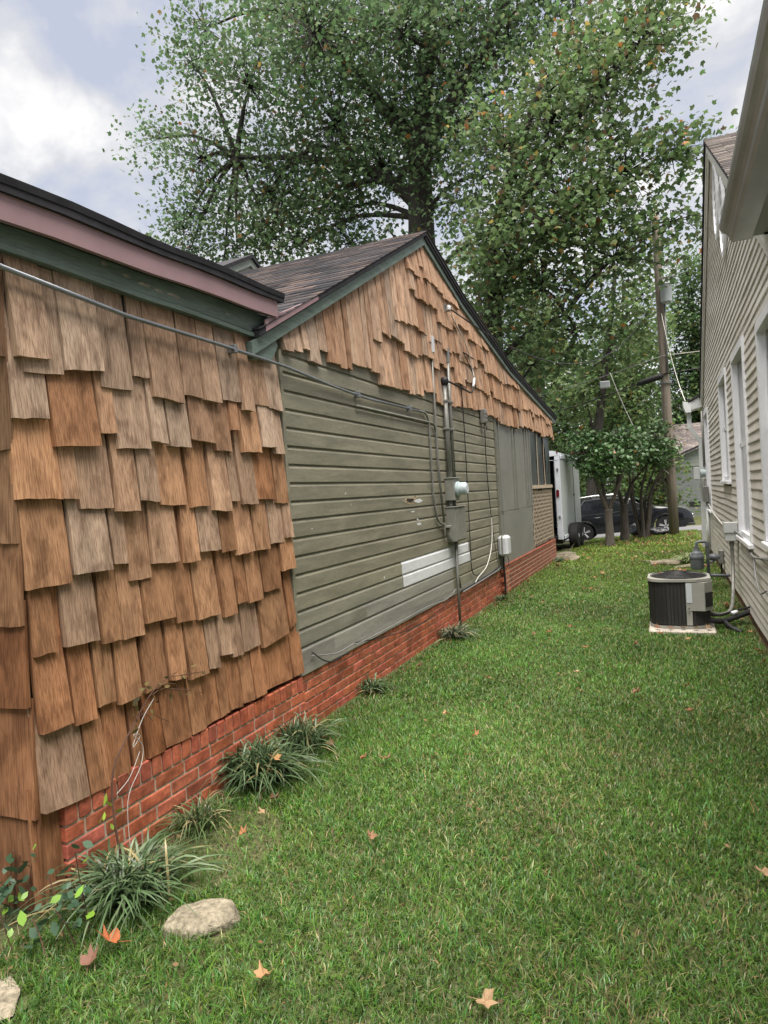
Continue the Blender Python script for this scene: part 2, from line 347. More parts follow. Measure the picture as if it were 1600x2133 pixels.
def grass_zone(y0, y1, x0, x1, dens, ln, wd):
    n = int((y1-y0)*(x1-x0)*dens)
    px = rng.uniform(x0, x1, n); py = rng.uniform(y0, y1, n)
    # keep blades off the pad, the stones and the foundations
    k = ~((px > -.27) & (px < .38) & (py > 7.33) & (py < 8.1))
    k &= px > -2.33; k &= px < .73
    k &= ~((np.abs(px+1.70) < .13) & (np.abs(py-1.98) < .08)); k &= ~((px < -1.97) & (py < 1.48) & (py > 1.2))
    bare = ((px+2.0)/.28)**2+((py-2.45)/.38)**2 < 1; k &= ~(bare & (rng.uniform(size=n) < .75))
    edge = np.minimum(px+2.33, .73-px); k &= rng.uniform(size=n) < np.clip(.35+edge*6, 0, 1)
    clump = npnoise(px*6, py*6); k &= rng.uniform(size=n) < .86+.2*clump
    px, py = px[k], py[k]; n = len(px)
    pz = np.array([hgt(a, b) for a, b in zip(px, py)]) if y1 > 17 else np.zeros(n)
    dry = npnoise(px*.9+3, py*.8)*.5+npnoise(px*2.3, py*2.1+5)*.35-np.clip((5.5-py)*.0, 0, 1)
    u = rng.uniform(size=n)
    g = np.stack([.078+.055*rng.uniform(size=n), .170+.075*rng.uniform(size=n), .024+.020*rng.uniform(size=n)], 1)*rng.choice([.6, .85, 1.0, 1.2], size=(n, 1))
    blu = rng.uniform(size=n) < .25; g[blu] *= np.array([.7, .88, 1.25])
    g *= (1+.25*npnoise(px*1.3, py*1.2+9))[:, None]
    far = np.clip((py-9)/8, 0, 1)[:, None]; g = g*(1-far)+g*np.array([1.9, 1.4, 1.0])*far  # sunlit brightness of the far lawn is put into the blade colour
    straw = np.stack([.26+.12*rng.uniform(size=n), .24+.09*rng.uniform(size=n), .11+.05*rng.uniform(size=n)], 1)
    dry += .9*np.exp(-(((px+.55)/.5)**2+((py-3.6)/.9)**2))+.5*np.exp(-(((px-.1)/.5)**2+((py-2.4)/.5)**2))
    k = u < .06+.22*np.clip(dry, 0, 1); g[k] = straw[k]
    L = ln*rng.uniform(.55, 1.25, n)*(1+.25*npnoise(px*1.7+1, py*1.9)); Wd = wd*rng.uniform(.7, 1.3, n)
    cl = npnoise(px*17+2, py*15)+.7*npnoise(px*31, py*29+4); g *= (np.clip(.83+.24*cl, .36, 1.4)*np.clip(1+.22*npnoise(px*.7+2, py*.6), .7, 1.3))[:, None]; L *= np.clip(1+.25*cl, .6, 1.5)
    return blades(px, py, pz, L, Wd, g, rng.uniform(.35, 1.35, n))
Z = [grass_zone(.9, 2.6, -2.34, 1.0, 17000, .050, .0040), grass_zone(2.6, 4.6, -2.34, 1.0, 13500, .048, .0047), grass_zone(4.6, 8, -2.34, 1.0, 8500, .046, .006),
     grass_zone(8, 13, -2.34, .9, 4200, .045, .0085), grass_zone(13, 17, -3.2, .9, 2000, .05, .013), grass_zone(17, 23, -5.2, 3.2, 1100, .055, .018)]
Vs, Cs, Is, Ks = [], [], [], []; off = 0
for V, c_, i_, k_ in Z:
    Vs.append(V); Cs.append(c_); Is.append(i_+off); Ks.append(k_); off += len(V)
tag(colored_mesh('grass', np.concatenate(Vs), np.concatenate(Cs), np.concatenate(Is), np.concatenate(Ks), M['grass']), 'short green lawn grass with dry straw blades between the houses', 'grass', kind='stuff')

# ------------------------------------------------------------------ left house
XW = -2.37                      # sheathing plane of the side wall
house = thing('shingled_house', 'olive green house with cedar shake gable and red brick foundation', 'house', (-5.5, 8.5, 0))
def part(mb_, name, mat, parent, **k): return mb_.build(name, mat, parent, **k)
# --- sheathing bodies
mb = MB(); mb.box(-9.0, XW-.012, 1.86, 3.88, 0, 2.78); near_wall = part(mb, 'near_wall', M['flash'], house)
mb = MB()
prof = [(3.88, .30), (14.85, .30), (14.85, 3.12), (11.07, 3.53), (8.34, 3.99), (6.95, 4.34), (3.88, 2.76)]
mb.prism([(XW-.012, y, z) for y, z in prof], (-6.6, 0, 0)); gable_wall = part(mb, 'gable_wall', M['flash'], house)

# --- shake shingles
def shingle_mesh(y0, y1, zb0, zb1, zt, base_x, out, thin=.006, lean=0.0, jag=.004, face='x'):
    """one tapered shake; (y0,y1) across, zb0/zb1 butt heights, zt top"""
    n = 4; mb_ = MB(); V = []
    for row, (o_f, o_b) in enumerate((( thin, -.002), (out*.62, out*.12), (out, out*.35))):
        for i in range(n+1):
            t = i/n; zb = zb0+(zb1-zb0)*t
            z = zt if row == 0 else (zb+(zt-zb)*.45 if row == 1 else zb+(rnd.uniform(-jag, jag)))
            y = y0+(y1-y0)*t+lean*(z-zb)+(rnd.uniform(-.0025, .0025) if i in (0, n) else 0)
            V.append((base_x+o_f+(rnd.uniform(-.0015, .0015)), y, z))
        for i in range(n+1):
            y, z = V[-(n+1)][1:]; V.append((base_x+o_b, y, z))
    # per row: n+1 front, n+1 back
    W = 2*(n+1); F = []
    for r_ in (0, 1):
        for i in range(n):
            F.append((r_*W+i, (r_+1)*W+i, (r_+1)*W+i+1, r_*W+i+1))
            b = n+1; F.append((r_*W+b+i+1, (r_+1)*W+b+i+1, (r_+1)*W+b+i, r_*W+b+i))
        F.append((r_*W, r_*W+n+1, (r_+1)*W+n+1, (r_+1)*W)); F.append((r_*W+n, (r_+1)*W+n, (r_+1)*W+2*n+1, r_*W+2*n+1))
    for i in range(n): F.append((2*W+i, 2*W+n+1+i, 2*W+n+2+i, 2*W+i+1))
    if face == 'y':   # turn the shake to face -Y: across becomes X, out becomes -Y
        V = [(p[1], -p[0], p[2]) for p in V]; F = [f[::-1] for f in F]
    mb_.add(V, F); return mb_
def shake_color(z, y, gable=False):
    grey = rnd.random()
    a = np.array([.39, .225, .130]); b = np.array([.39, .30, .235]); c_ = np.array([.30, .150, .080])
    if gable: k = max(0, min(1, .55*(9.5-y)/5+rnd.uniform(-.25, .25))); col = np.array([.46, .30, .205])*(1-k)+b*1.15*k
    else:
        k = max(-1, min(1, (z-1.25)/1.1+rnd.uniform(-.45, .45))); col = a*(1-k)+b*k if k > 0 else a*(1+k)+c_*(-k)
    if grey < .16: col = .55*col+.45*np.array([.33, .29, .25])
    if grey > .86: col = col*np.array([.78, .70, .64])
    return tuple(col*rnd.uniform(.78, 1.16))
ROWS = {
'A':[(1.867,2.035,2.211,2.222),(1.902,2.102,2.157,2.168),(2.104,2.317,2.193,2.215),(2.294,2.502,2.144,2.155),(2.508,2.618,2.224,2.228),(2.618,2.855,2.137,2.127),(2.860,3.024,2.177,2.172),(3.023,3.174,2.163,2.164),(3.194,3.440,2.186,2.189),(3.384,3.488,2.145,2.142),(3.466,3.694,2.191,2.196),(3.677,3.854,2.188,2.179)],
'B':[(1.836,2.009,1.965,1.977),(2.022,2.264,1.863,1.874),(2.275,2.367,1.933,1.939),(2.369,2.589,1.870,1.875),(2.592,2.709,1.914,1.908),(2.718,2.888,1.896,1.896),(2.892,3.104,1.941,1.932),(3.099,3.257,1.891,1.888),(3.246,3.340,2.018,2.019),(3.356,3.557,1.892,1.894),(3.557,3.734,1.931,1.934),(3.718,3.839,1.897,1.895)],
'C':[(1.826,2.047,1.648,1.644),(2.047,2.126,1.642,1.640),(2.131,2.326,1.597,1.597),(2.328,2.477,1.580,1.576),(2.482,2.624,1.623,1.616),(2.628,2.833,1.599,1.592),(2.851,3.018,1.578,1.582),(3.042,3.202,1.552,1.541),(3.207,3.288,1.599,1.596),(3.316,3.477,1.579,1.576),(3.476,3.695,1.604,1.598),(3.699,3.855,1.573,1.568)],
'D':[(1.849,2.068,1.288,1.290),(2.075,2.287,1.319,1.316),(2.297,2.396,1.339,1.334),(2.390,2.533,1.250,1.247),(2.542,2.738,1.311,1.304),(2.779,2.899,1.289,1.291),(2.907,3.089,1.333,1.331),(3.096,3.230,1.311,1.316),(3.230,3.403,1.285,1.292),(3.424,3.589,1.290,1.290),(3.599,3.770,1.318,1.316),(3.773,3.866,1.344,1.340)],
'E':[(1.858,1.975,1.021,1.019),(2.010,2.192,1.025,1.018),(2.197,2.317,0.997,0.995),(2.325,2.461,0.986,0.984),(2.466,2.678,1.031,1.027),(2.682,2.832,0.994,0.982),(2.843,3.042,0.977,0.978),(3.068,3.190,0.948,0.953),(3.199,3.309,1.000,1.005),(3.312,3.476,0.984,0.993),(3.484,3.699,1.025,1.028),(3.709,3.875,1.130,1.136)],
'F':[(1.860,2.016,0.712,0.707),(2.021,2.148,0.690,0.686),(2.153,2.262,0.726,0.726),(2.269,2.412,0.703,0.706),(2.437,2.593,0.705,0.716),(2.603,2.736,0.718,0.702),(2.750,2.898,0.685,0.682),(2.905,3.016,0.699,0.681),(3.023,3.132,0.743,0.731),(3.129,3.235,0.705,0.700),(3.246,3.412,0.709,0.718),(3.437,3.736,0.690,0.723),(3.763,3.851,0.741,0.772)],
'G':[(1.843,2.072,0.398,0.377),(2.072,2.183,0.377,0.372),(2.183,2.317,0.372,0.370),(2.338,2.420,0.393,0.379),(2.421,2.537,0.393,0.397),(2.537,2.736,0.402,0.395),(2.737,2.857,0.400,0.397),(2.858,2.979,0.407,0.410),(2.979,3.069,0.410,0.414),(3.070,3.193,0.419,0.409),(3.194,3.314,0.420,0.413),(3.314,3.432,0.413,0.414),(3.433,3.761,0.426,0.415),(3.762,3.896,0.422,0.419)]}
n_sh = 0
for key, row in ROWS.items():
    for j, (a, b, za, zb) in enumerate(row):
        top = 2.618 if key == 'A' else min(za, zb)+.46
        ox = XW-.010+rnd.uniform(0, .005)+(.010 if (key == 'A' and j in (0, 9)) else 0)
        g = .005 if rnd.random() < .65 else .0008
        s = shingle_mesh(a+g, b-g, za, zb, top, ox, rnd.uniform(.042, .060), lean=rnd.uniform(-.018, .018), jag=.003)
        s.build('shingle', M['shake'], near_wall, color=shake_color(za, a)); n_sh += 1
    # filler shakes that close the slots between the traced ones
    gy = 1.86
    edges = sorted(row); cover = 1.85
    for a, b, za, zb in edges:
        if a-cover > .012:
            shingle_mesh(cover-.03, a+.03, za+.04, zb+.05, za+.5, XW-.016, .018).build('shingle', M['shake'], near_wall, color=shake_color(za-.2, a)); n_sh += 1
        cover = max(cover, b)
shingle_mesh(1.815, 1.945, .03, .02, .50, XW-.012, .030).build('shingle', M['shake'], near_wall, color=shake_color(.2, 2)); n_sh += 1
# shakes on the end wall that faces the back yard
front_wall = MB().box(-9.0, XW-.012, 1.845, 1.8585, 0.0, 2.6).build('end_wall', M['flash'], house)
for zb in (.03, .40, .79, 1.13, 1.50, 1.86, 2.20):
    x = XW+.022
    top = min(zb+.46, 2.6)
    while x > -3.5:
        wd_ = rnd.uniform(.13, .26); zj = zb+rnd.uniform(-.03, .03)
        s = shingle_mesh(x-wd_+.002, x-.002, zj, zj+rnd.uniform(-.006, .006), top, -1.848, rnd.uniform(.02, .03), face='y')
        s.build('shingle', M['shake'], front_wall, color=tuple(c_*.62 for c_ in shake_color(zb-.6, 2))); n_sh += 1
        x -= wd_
def rake_z(y):
    P = [(3.6, 2.60), (6.95, 4.33), (8.34, 3.985), (11.07, 3.525), (15.6, 3.09)]
    for (a, za), (b, zb) in zip(P, P[1:]):
        if a <= y <= b: return za+(zb-za)*(y-a)/(b-a)
    return P[0][1] if y < P[0][0] else P[-1][1]
far_shakes = MB()
gable_rows = [2.645, 3.00, 3.31, 3.62, 3.93]
for ri, z0 in enumerate(gable_rows):
    y = 3.90; hold = 0.0; left = 0
    while y < 15.28:
        wd_ = rnd.choice((.085, .11, .13, .16, .2))*(1.0 if y < 9 else 1.15); y1 = min(y+wd_, 15.3); yc = (y+y1)/2
        if left <= 0: hold = rnd.uniform(-.10, .075)*(1 if ri else .55); left = rnd.randint(1, 4)
        left -= 1
        zb = z0+hold+rnd.uniform(-.015, .015)
        if ri == 0 and yc < 4.5: zb = 2.60+rnd.uniform(-.02, .09)
        zr = rake_z(yc)-.015
        # long shakes hang from the near rake without a second course
        if ri == 1 and yc < 5.5: y = y1; continue
        if ri == 2 and yc < 5.95: y = y1; continue
        if ri == 3 and yc < 6.35: y = y1; continue
        if zr-zb < .14: y = y1; continue
        top = min(zr, zb+.62)
        if ri == 0 and yc < 5.5 or ri == 1 and yc < 5.95 or ri == 2 and yc < 6.35: top = zr
        g = .003
        s = shingle_mesh(y+g, y1-g, zb+rnd.uniform(-.008, .008), zb+rnd.uniform(-.008, .008), top, XW-.002+.004*ri, rnd.uniform(.040, .068), lean=rnd.uniform(-.02, .02))
        if n_sh < 296 and y < 12.2: s.build('shingle', M['shake'], gable_wall, color=shake_color(zb, yc, True)); n_sh += 1
        else: far_shakes.add(s.v, s.f)
        y = y1
tag(far_shakes.build('far_shingles', M['shake'], gable_wall, color=(.45, .30, .21)), kind='stuff')

# --- drop siding boards
E0, EX = .452, .1255
def siding_board(y0, y1, z0, col, name='siding_board', mat='siding', bump_out=0.0):
    x = XW-.004+bump_out
    pr = [(x-.012, z0-.002), (x+.019, z0+.001), (x+.021, z0+.005), (x+.0205, z0+.097), (x+.0175, z0+.104), (x+.012, z0+.111), (x+.009, z0+.118), (x+.008, z0+EX+.003), (x-.012, z0+EX+.003)]
    b = MB(); b.prism([(px, y0, pz) for px, pz in pr], (0, y1-y0, 0))
    return b.build(name, M[mat], gable_wall, color=col)
olive = (.235, .222, .168); oliveg = (.27, .26, .235)
for k in range(-1, 18):
    z0 = E0+EX*k
    if k == -1:
        z0 += .055
    joints = [3.90]+sorted(rnd.uniform(4.8, 9.2) for _ in range(1 if rnd.random() < .6 else 0))+[9.80]
    if k in (2, 3): joints = [3.90, 5.84 if k == 3 else 5.86, 8.12 if k == 3 else 8.17, 9.80]
    if k in (0, 1): joints = [3.90, 5.0 if k else 4.4, 7.42, 9.80]
    if k == -1: joints = [3.90, 7.0, 9.80]
    for j, (a, b) in enumerate(zip(joints, joints[1:])):
        f_ = rnd.uniform(.93, 1.07); col = tuple(c_*f_ for c_ in olive); mt = 'siding'
        if k in (2, 3) and j == 1: siding_board(a+.002, b-.002, z0, W1, mat='whiteprimer', bump_out=.002); continue
        if k == 2 and j == 0: col = tuple(.6*c_+.4*d_ for c_, d_ in zip(olive, oliveg))
        if k <= 1 and j <= 1: col = tuple((c_+d_)/2*f_ if k == 1 and j == 0 else d_*f_ for c_, d_ in zip(olive, oliveg))
        siding_board(a+.0015, b-.0015, z0, col)
# frieze board above the siding, under the shakes
part(MB().box(XW-.01, XW+.012, 3.90, 9.80, E0+EX*18-.115, 2.74), 'frieze_board', M['siding'], gable_wall, color=olive)
# rotten hole and scraped paint on two boards
def scrap(yc, zc, ry, rz, mat, name, out=.021):
    b = MB(); n = 11; pts = []
    for i in range(n):
        t = 2*math.pi*i/n; k = rnd.uniform(.6, 1.15); pts.append((XW+out, yc+ry*k*math.cos(t), zc+rz*k*math.sin(t)))
    b.prism(pts, (.0008 if name == 'paint_chip' else .004, 0, 0)); return b.build(name, M[mat], gable_wall)
scrap(6.20, 1.525, .24, .040, 'splinter', 'rotten_patch', .0145); scrap(6.40, 1.510, .13, .026, 'whiteprimer', 'paint_chip', .0180)
scrap(6.16, 1.528, .12, .014, 'flash', 'rot_hole', .0185)
scrap(6.22, 1.41, .05, .008, 'whiteprimer', 'paint_chip', .0172); scrap(6.38, 1.275, .09, .014, 'whiteprimer', 'paint_chip', .0172); scrap(6.34, 1.325, .03, .012, 'whiteprimer', 'paint_chip', .0172)
for i in range(26):
    yy, k = rnd.uniform(4.1, 9.5), rnd.randint(3, 14)
    scrap(yy, E0+EX*k+rnd.uniform(.03, .07), rnd.uniform(.006, .022), rnd.uniform(.003, .016), 'chipgrey' if i % 5 else 'whiteprimer', 'paint_chip', .0166)
# corner board between shakes and siding, end trim at the porch
part(MB().box(XW-.01, XW+.02, 3.865, 3.898, .40, 2.60), 'corner_board', M['siding'], gable_wall, color=olive)
part(MB().box(XW-.01, XW+.032, 9.80, 9.90, .33, 2.66), 'corner_board', M['siding'], gable_wall, color=(.15, .15, .12))
# --- porch panels, battens, screen, lattice
part(MB().box(XW-.02, XW+.006, 9.90, 12.54, .43, 1.235), 'lower_panel', M['panel'], gable_wall)
for a, b in ((9.90, 11.10), (11.103, 12.05), (12.053, 12.55)): part(MB().box(XW-.02, XW+.002, a, b, 1.24, 2.66), 'upper_panel', M['panel'], gable_wall)
for y in (10.09, 11.05, 11.25, 12.07, 12.28, 12.52): part(MB().box(XW+.002, XW+.024, y, y+.055, 1.245, 2.66), 'batten', M['panel'], gable_wall)
part(MB().box(XW+.006, XW+.014, 10.14, 10.155, .45, 1.23), 'batten', M['panel'], gable_wall)
# bulging dark plastic film in three bays
for a, b, bl in ((12.60, 13.32, .008), (13.36, 14.08, .010), (14.12, 14.90, .07)):
    f_ = MB(); n_, k_ = 8, 10
    for j in range(k_+1):
        for i in range(n_+1):
            u_, v_ = i/n_, j/k_
            f_.v.append((XW-.01+bl*math.sin(math.pi*v_)*math.sin(math.pi*(.25+.75*u_ if bl > .05 else u_))+rnd.uniform(-.003, .003), a+(b-a)*u_, 1.63+v_*1.06))
    for j in range(k_):
        for i in range(n_): f_.f.append((j*(n_+1)+i, j*(n_+1)+i+1, (j+1)*(n_+1)+i+1, (j+1)*(n_+1)+i))
    f_.build('window_film', M['film'], gable_wall, smooth=True)
for y in (12.555, 13.325, 14.085): part(MB().box(XW+.006, XW+.014, y-.01, y+.03, 1.63, 2.70), 'mullion', M['lattice'], gable_wall)
part(MB().box(XW-.02, XW+.04, 12.56, 14.84, 1.56, 1.625), 'sill', M['lattice'], gable_wall)
lat = MB(); y0, y1, z0, z1 = 12.56, 14.82, .432, 1.56
step = .150
for s_, xo in ((1, .0055), (-1, .0095)):
    c_ = -4.0
    while c_ < 8:
        # line: z-z0 = s*(y-y0)+c
        pts = []
        for yy in np.linspace(y0, y1, 60):
            zz = z0+s_*(yy-y0)+c_
            if z0+.015 <= zz <= z1-.015: pts.append((yy, zz))
        if len(pts) > 1: lat.beam((XW+xo, pts[0][0], pts[0][1]), (XW+xo, pts[-1][0], pts[-1][1]), .034, .003, (1, 0, 0))
        c_ += step
for a in ((y0, y0+.04, z0, z1), (y1-.04, y1, z0, z1)): lat.box(XW+.012, XW+.016, *a)
tag(part(lat, 'lattice', M['lattice'], gable_wall), kind='stuff')

# --- brick foundation
BH, BL, MJ = .060, .200, .010
found = MB().box(-8.9, XW-.005, 3.9, 14.86, -.2, .395).build('foundation', M['mortar'], house)
found_near = MB().box(-8.9, XW+.030, 1.955, 3.885, -.2, .372).build('near_foundation', M['mortar'], house)
def brick_col():
    f_ = rnd.uniform(.78, 1.18); g = rnd.uniform(-.03, .04)
    return (.50*f_+g, (.14+.03*rnd.random())*f_+g*.4, (.085+.02*rnd.random())*f_+g*.4)
def brick_proto(d, l, h, par):
    return MB().cbox(-d/2, d/2, 0, l, 0, h, .004)
n_br = 0; far_bricks = MB()
# near wall: rowlock cap then running bond
yy = 1.945
first = {}
def put_brick(x0, x1, y0, y1, z0, z1, par):
    global n_br
    key = (round(x1-x0, 3), round(y1-y0, 3), round(z1-z0, 3)); col = brick_col()
    jx = rnd.uniform(-.0015, .0015)
    if key in first: dup(first[key], ((x0+x1)/2+jx, (y0+y1)/2, z0), par, col)
    else: first[key] = MB().cbox(x0, x1, y0, y1, z0, z1, .0045).build('brick', M['brick'], par, color=col)
    n_br += 1
NX = XW+.0355
while yy < 3.88:
    put_brick(NX-.085, NX+.004, yy, yy+.062, .300, .390, found_near); yy += .072
for r_, z0 in enumerate((.229, .159, .089, .019)):
    yy = 1.945 - (.0 if r_ % 2 else .105)
    while yy < 3.88:
        a, b = max(yy, 1.945), min(yy+BL, 3.90)
        if b-a > .03: put_brick(NX-.09, NX, a, b, z0, z0+BH, found_near)
        yy += BL+MJ
# wall under the siding and porch
FXn = XW+.002
for r_ in range(6):
    z0 = -.01+.0685*r_; h_ = .0585
    yy = 3.905-(0 if r_ % 2 else .105)
    while yy < 14.9:
        a, b = max(yy, 3.905), min(yy+BL, 14.9)
        if b-a > .03:
            xf = FXn if b < 9.92 else FXn+.034
            if n_br < 292 and b < 10.4: put_brick(xf-.08, xf, a, b, z0, z0+h_, found)
            else: far_bricks.cbox(xf-.08, xf, a, b, z0, z0+h_, .004)
        yy += BL+MJ
# porch ledge course
yy = 9.95
while yy < 14.8:
    far_bricks.cbox(FXn-.09, FXn+.040, yy, min(yy+.2, 14.9), .401, .43, .004); yy += .208
tag(far_bricks.build('far_bricks', M['brick'], found, color=(.345, .10, .065)), kind='stuff')
MB().box(XW-.05, XW+.034, 9.935, 14.88, -.2, .400).build('porch_footing', M['mortar'], house)

# --- near eave: roof edge, mauve fascia, green frieze
def tilt(y): return .034*(y-1.74)
def yslab(name, mat, x0, x1, z0, z1, y0, y1, par=house, t0=1.0):
    b = MB(); n_ = 10; pr = [(x0, z0), (x1, z0), (x1, z1), (x0, z1)]; V = []; F = []
    for i in range(n_+1):
        y = y0+(y1-y0)*i/n_
        for px, pz in pr: V.append((px, y, pz+tilt(y)*t0+.004*math.sin(i*1.9)))
    for i in range(n_):
        for j in range(4): F.append((i*4+j, i*4+(j+1) % 4, i*4+4+(j+1) % 4, i*4+4+j))
    F += [(3, 2, 1, 0), (n_*4, n_*4+1, n_*4+2, n_*4+3)]; b.add(V, F)
    return b.build(name, mat, par)
yslab('frieze_board', M['green_trim'], XW-.01, XW+.034, 2.642, 2.770, .9, 3.78, t0=.15)
yslab('frieze_bead', M['green_trim'], XW+.0, XW+.044, 2.616, 2.640, .9, 3.76, t0=.05)
yslab('soffit', M['flash'], XW+.034, -2.287, 2.716, 2.728, .9, 3.74)
yslab('fascia', M['purple'], -2.287, -2.262, 2.700, 2.802, .9, 3.74)
yslab('drip_edge', M['roofdark'], -2.32, -2.245, 2.803, 2.835, .9, 3.80)
for (py, pz, ry, rz2) in ((2.62, 2.69, .05, .010), (2.72, 2.685, .035, .008), (2.50, 2.70, .03, .008), (2.82, 2.69, .06, .007), (2.36, 2.72, .02, .01), (3.3, 2.70, .02, .006)):
    b = MB(); n = 12; b.prism([(XW+.0335, py+ry*rnd.uniform(.5, 1.2)*math.cos(2*math.pi*k_/n), pz+rz2*rnd.uniform(.5, 1.3)*math.sin(2*math.pi*k_/n)) for k_ in range(n)], (.002, 0, 0)); b.build('paint_chip', M['woodgrey'], house)
# near roof slope (rises away from the eave)
rb = MB(); V = []; n_ = 14
for i in range(n_+1):
    y = .85+(3.80-.85)*i/n_; zz = 2.838+tilt(y)+.006*math.sin(i*1.3)
    for px, pz in ((-2.240, zz-.004), (-2.235, zz+.026), (-5.5, zz+1.00), (-5.5, zz+.94)): V.append((px, y, pz))
F = []
for i in range(n_):
    for j in range(4): F.append((i*4+j, i*4+(j+1) % 4, i*4+4+(j+1) % 4, i*4+4+j))
F += [(3, 2, 1, 0), (n_*4, n_*4+1, n_*4+2, n_*4+3)]
rb.add(V, F); rb.build('near_roof', M['roofdark'], house)

# --- gable roof: decks and shingle tabs
def roof_tabs(p0, p1, x0, x1, exposure, tabw, name, parent, cols, over=.0):
    """courses between eave point p0=(y,z) and ridge p1, spanning x0..x1; real tabs, one mesh"""
    dy_, dz_ = p1[0]-p0[0], p1[1]-p0[1]; Ln = math.hypot(dy_, dz_); ty, tz = dy_/Ln, dz_/Ln; ny, nz = -tz, ty
    if nz < 0: ny, nz = -ny, -nz
    V, F, K = [], [], []; n_ = int(Ln/exposure)+1
    for c_ in range(n_):
        s0, s1 = c_*exposure, min((c_+1)*exposure+.02, Ln)
        x = x0+(tabw/2 if c_ % 2 else 0)-tabw
        while x < x1:
            a, b = max(x+.004, x0), min(x+tabw-.004, x1); x += tabw
            if b-a < .02: continue
            j = rnd.uniform(-.012, .006); th = rnd.uniform(.008, .013)
            q_ = []
            for s_, o_ in ((s0+j, .002), (s0+j, th), (s1, .003)):
                for xx in (a, b): q_.append((xx, p0[0]+ty*s_+ny*o_, p0[1]+tz*s_+nz*o_))
            k = len(V); V += q_; F += [(k, k+1, k+3, k+2), (k+2, k+3, k+5, k+4), (k, k+2, k+4), (k+1, k+5, k+3)]
            cc = cols[rnd.randrange(len(cols))]; f_ = rnd.uniform(.75, 1.2); K += [tuple(v_*f_ for v_ in cc)]*6
    cnt = [len(f) for f in F]; idx = [i for f in F for i in f]
    return tag(colored_mesh(name, V, cnt, idx, np.array(K), M['roof'], parent), kind='stuff')
RX0, RX1 = -8.8, -2.285
roofcols = [(.080, .070, .070), (.095, .078, .074), (.062, .057, .060), (.112, .086, .078), (.046, .045, .050)]
rd = MB(); rp_ = [(3.55, 2.655), (6.95, 4.415), (8.34, 4.065), (11.07, 3.605), (15.70, 3.16), (15.70, 3.12), (11.07, 3.565), (8.34, 4.025), (6.95, 4.375), (3.55, 2.615)]
rd.prism([(RX1, y, z) for y, z in rp_], (RX0-RX1, 0, 0)); roof = rd.build('gable_roof', M['roofdark'], house)
roof_tabs((3.55, 2.657), (6.95, 4.417), RX0, RX1+.01, .127, .30, 'roof_tabs', roof, roofcols)
for a, b in (((8.34, 4.067), (6.95, 4.417)), ((11.07, 3.607), (8.34, 4.067)), ((15.70, 3.162), (11.07, 3.607))):
    roof_tabs(a, b, RX0, RX1+.01, .14, .30, 'roof_tabs', roof, roofcols)
# rake boards
for (ya, za), (yb, zb) in zip([(3.50, 2.575), (6.95, 4.36), (8.34, 4.01), (11.07, 3.55)], [(6.95, 4.36), (8.34, 4.01), (11.07, 3.55), (15.66, 3.105)]):
    r_ = MB(); hh = .085
    r_.prism([(XW+.01, ya, za-hh), (XW+.01, yb, zb-hh), (XW+.01, yb, zb), (XW+.01, ya, za)], (.045, 0, 0)); r_.build('rake_board', M['green_trim'], house)
    if ya > 6.9:
        r_ = MB(); r_.prism([(XW+.057, ya, za-.022), (XW+.057, yb, zb-.022), (XW+.057, yb, zb+.03), (XW+.057, ya, za+.03)], (.016, 0, 0)); r_.build('rake_edge', M['roofdark'], house)
r_ = MB(); r_.prism([(XW+.075, 3.62, 2.655), (XW+.075, 4.35, 3.035), (XW+.075, 4.35, 3.06), (XW+.075, 3.62, 2.73)], (.014, 0, 0)); r_.build('mauve_rake_trim', M['purple'], house)
# plumb-cut tail block of the rake
t_ = MB(); t_.prism([(XW+.005, 3.52, 2.475), (XW+.005, 3.75, 2.50), (XW+.005, 3.83, 2.61), (XW+.005, 3.78, 2.70), (XW+.005, 3.52, 2.58)], (.032, 0, 0)); t_.build('rake_tail', M['green_trim'], house)
# small second gable beyond the main ridge
MB().prism([(-6.25, 7.3, 3.9), (-6.25, 11.7, 3.9), (-6.25, 11.7, 4.5), (-6.25, 9.5, 5.62), (-6.25, 7.3, 4.5)], (-2.6, 0, 0)).build('rear_gable', M['greysiding'], house)
for (ya, za), (yb, zb) in (((7.1, 4.42), (9.5, 5.66)), ((9.5, 5.66), (11.9, 4.42))):
    MB().prism([(-6.16, ya, za), (-6.16, yb, zb), (-6.16, yb, zb+.06), (-6.16, ya, za+.06)], (-2.8, 0, 0)).build('rear_gable_roof', M['roofdark'], house)
    MB().prism([(-6.25, ya, za-.12), (-6.25, yb, zb-.12), (-6.25, yb, zb), (-6.25, ya, za)], (.05, 0, 0)).build('rear_gable_rake', M['greysiding'], house)

# ------------------------------------------------------------------ fixtures on the left house
XF = XW+.024
cpath = [(XF+.03, 1.80, 2.545), (XF+.032, 2.47, 2.498), (XF+.032, 3.17, 2.495), (XF+.032, 3.90, 2.480), (XF+.02, 4.60, 2.44), (XF+.015, 5.23, 2.42), (XF+.015, 6.55, 2.435)]
o = thing('electrical_conduit', 'thin bluish metal conduit running level across shakes and siding', 'conduit', (XF+.03, 4.2, 2.4))
MB().tube(cpath, .0105, 10).build('pipe', M['bluecond'], o, smooth=True)
bend = smoothpath([(XF+.015, 6.55, 2.435), (XF+.015, 6.72, 2.425), (XF+.015, 6.80, 2.33), (XF+.015, 6.81, 2.2)], 5)+[Vector((XF+.015, 6.81, 1.62))]+smoothpath([(XF+.015, 6.83, 1.5), (XF+.015, 6.90, 1.30), (XF+.02, 7.04, 1.235), (XF+.03, 7.14, 1.215)], 4)
MB().tube(bend, .0125, 10).build('drop_pipe', M['galv'], o, smooth=True)
for y, z in ((3.30, 2.494), (5.0, 2.425), (6.2, 2.43)): MB().cbox(XF-.01, XF+.045, y, y+.03, z-.022, z+.026, .003).build('strap', M['bluecond'], o)
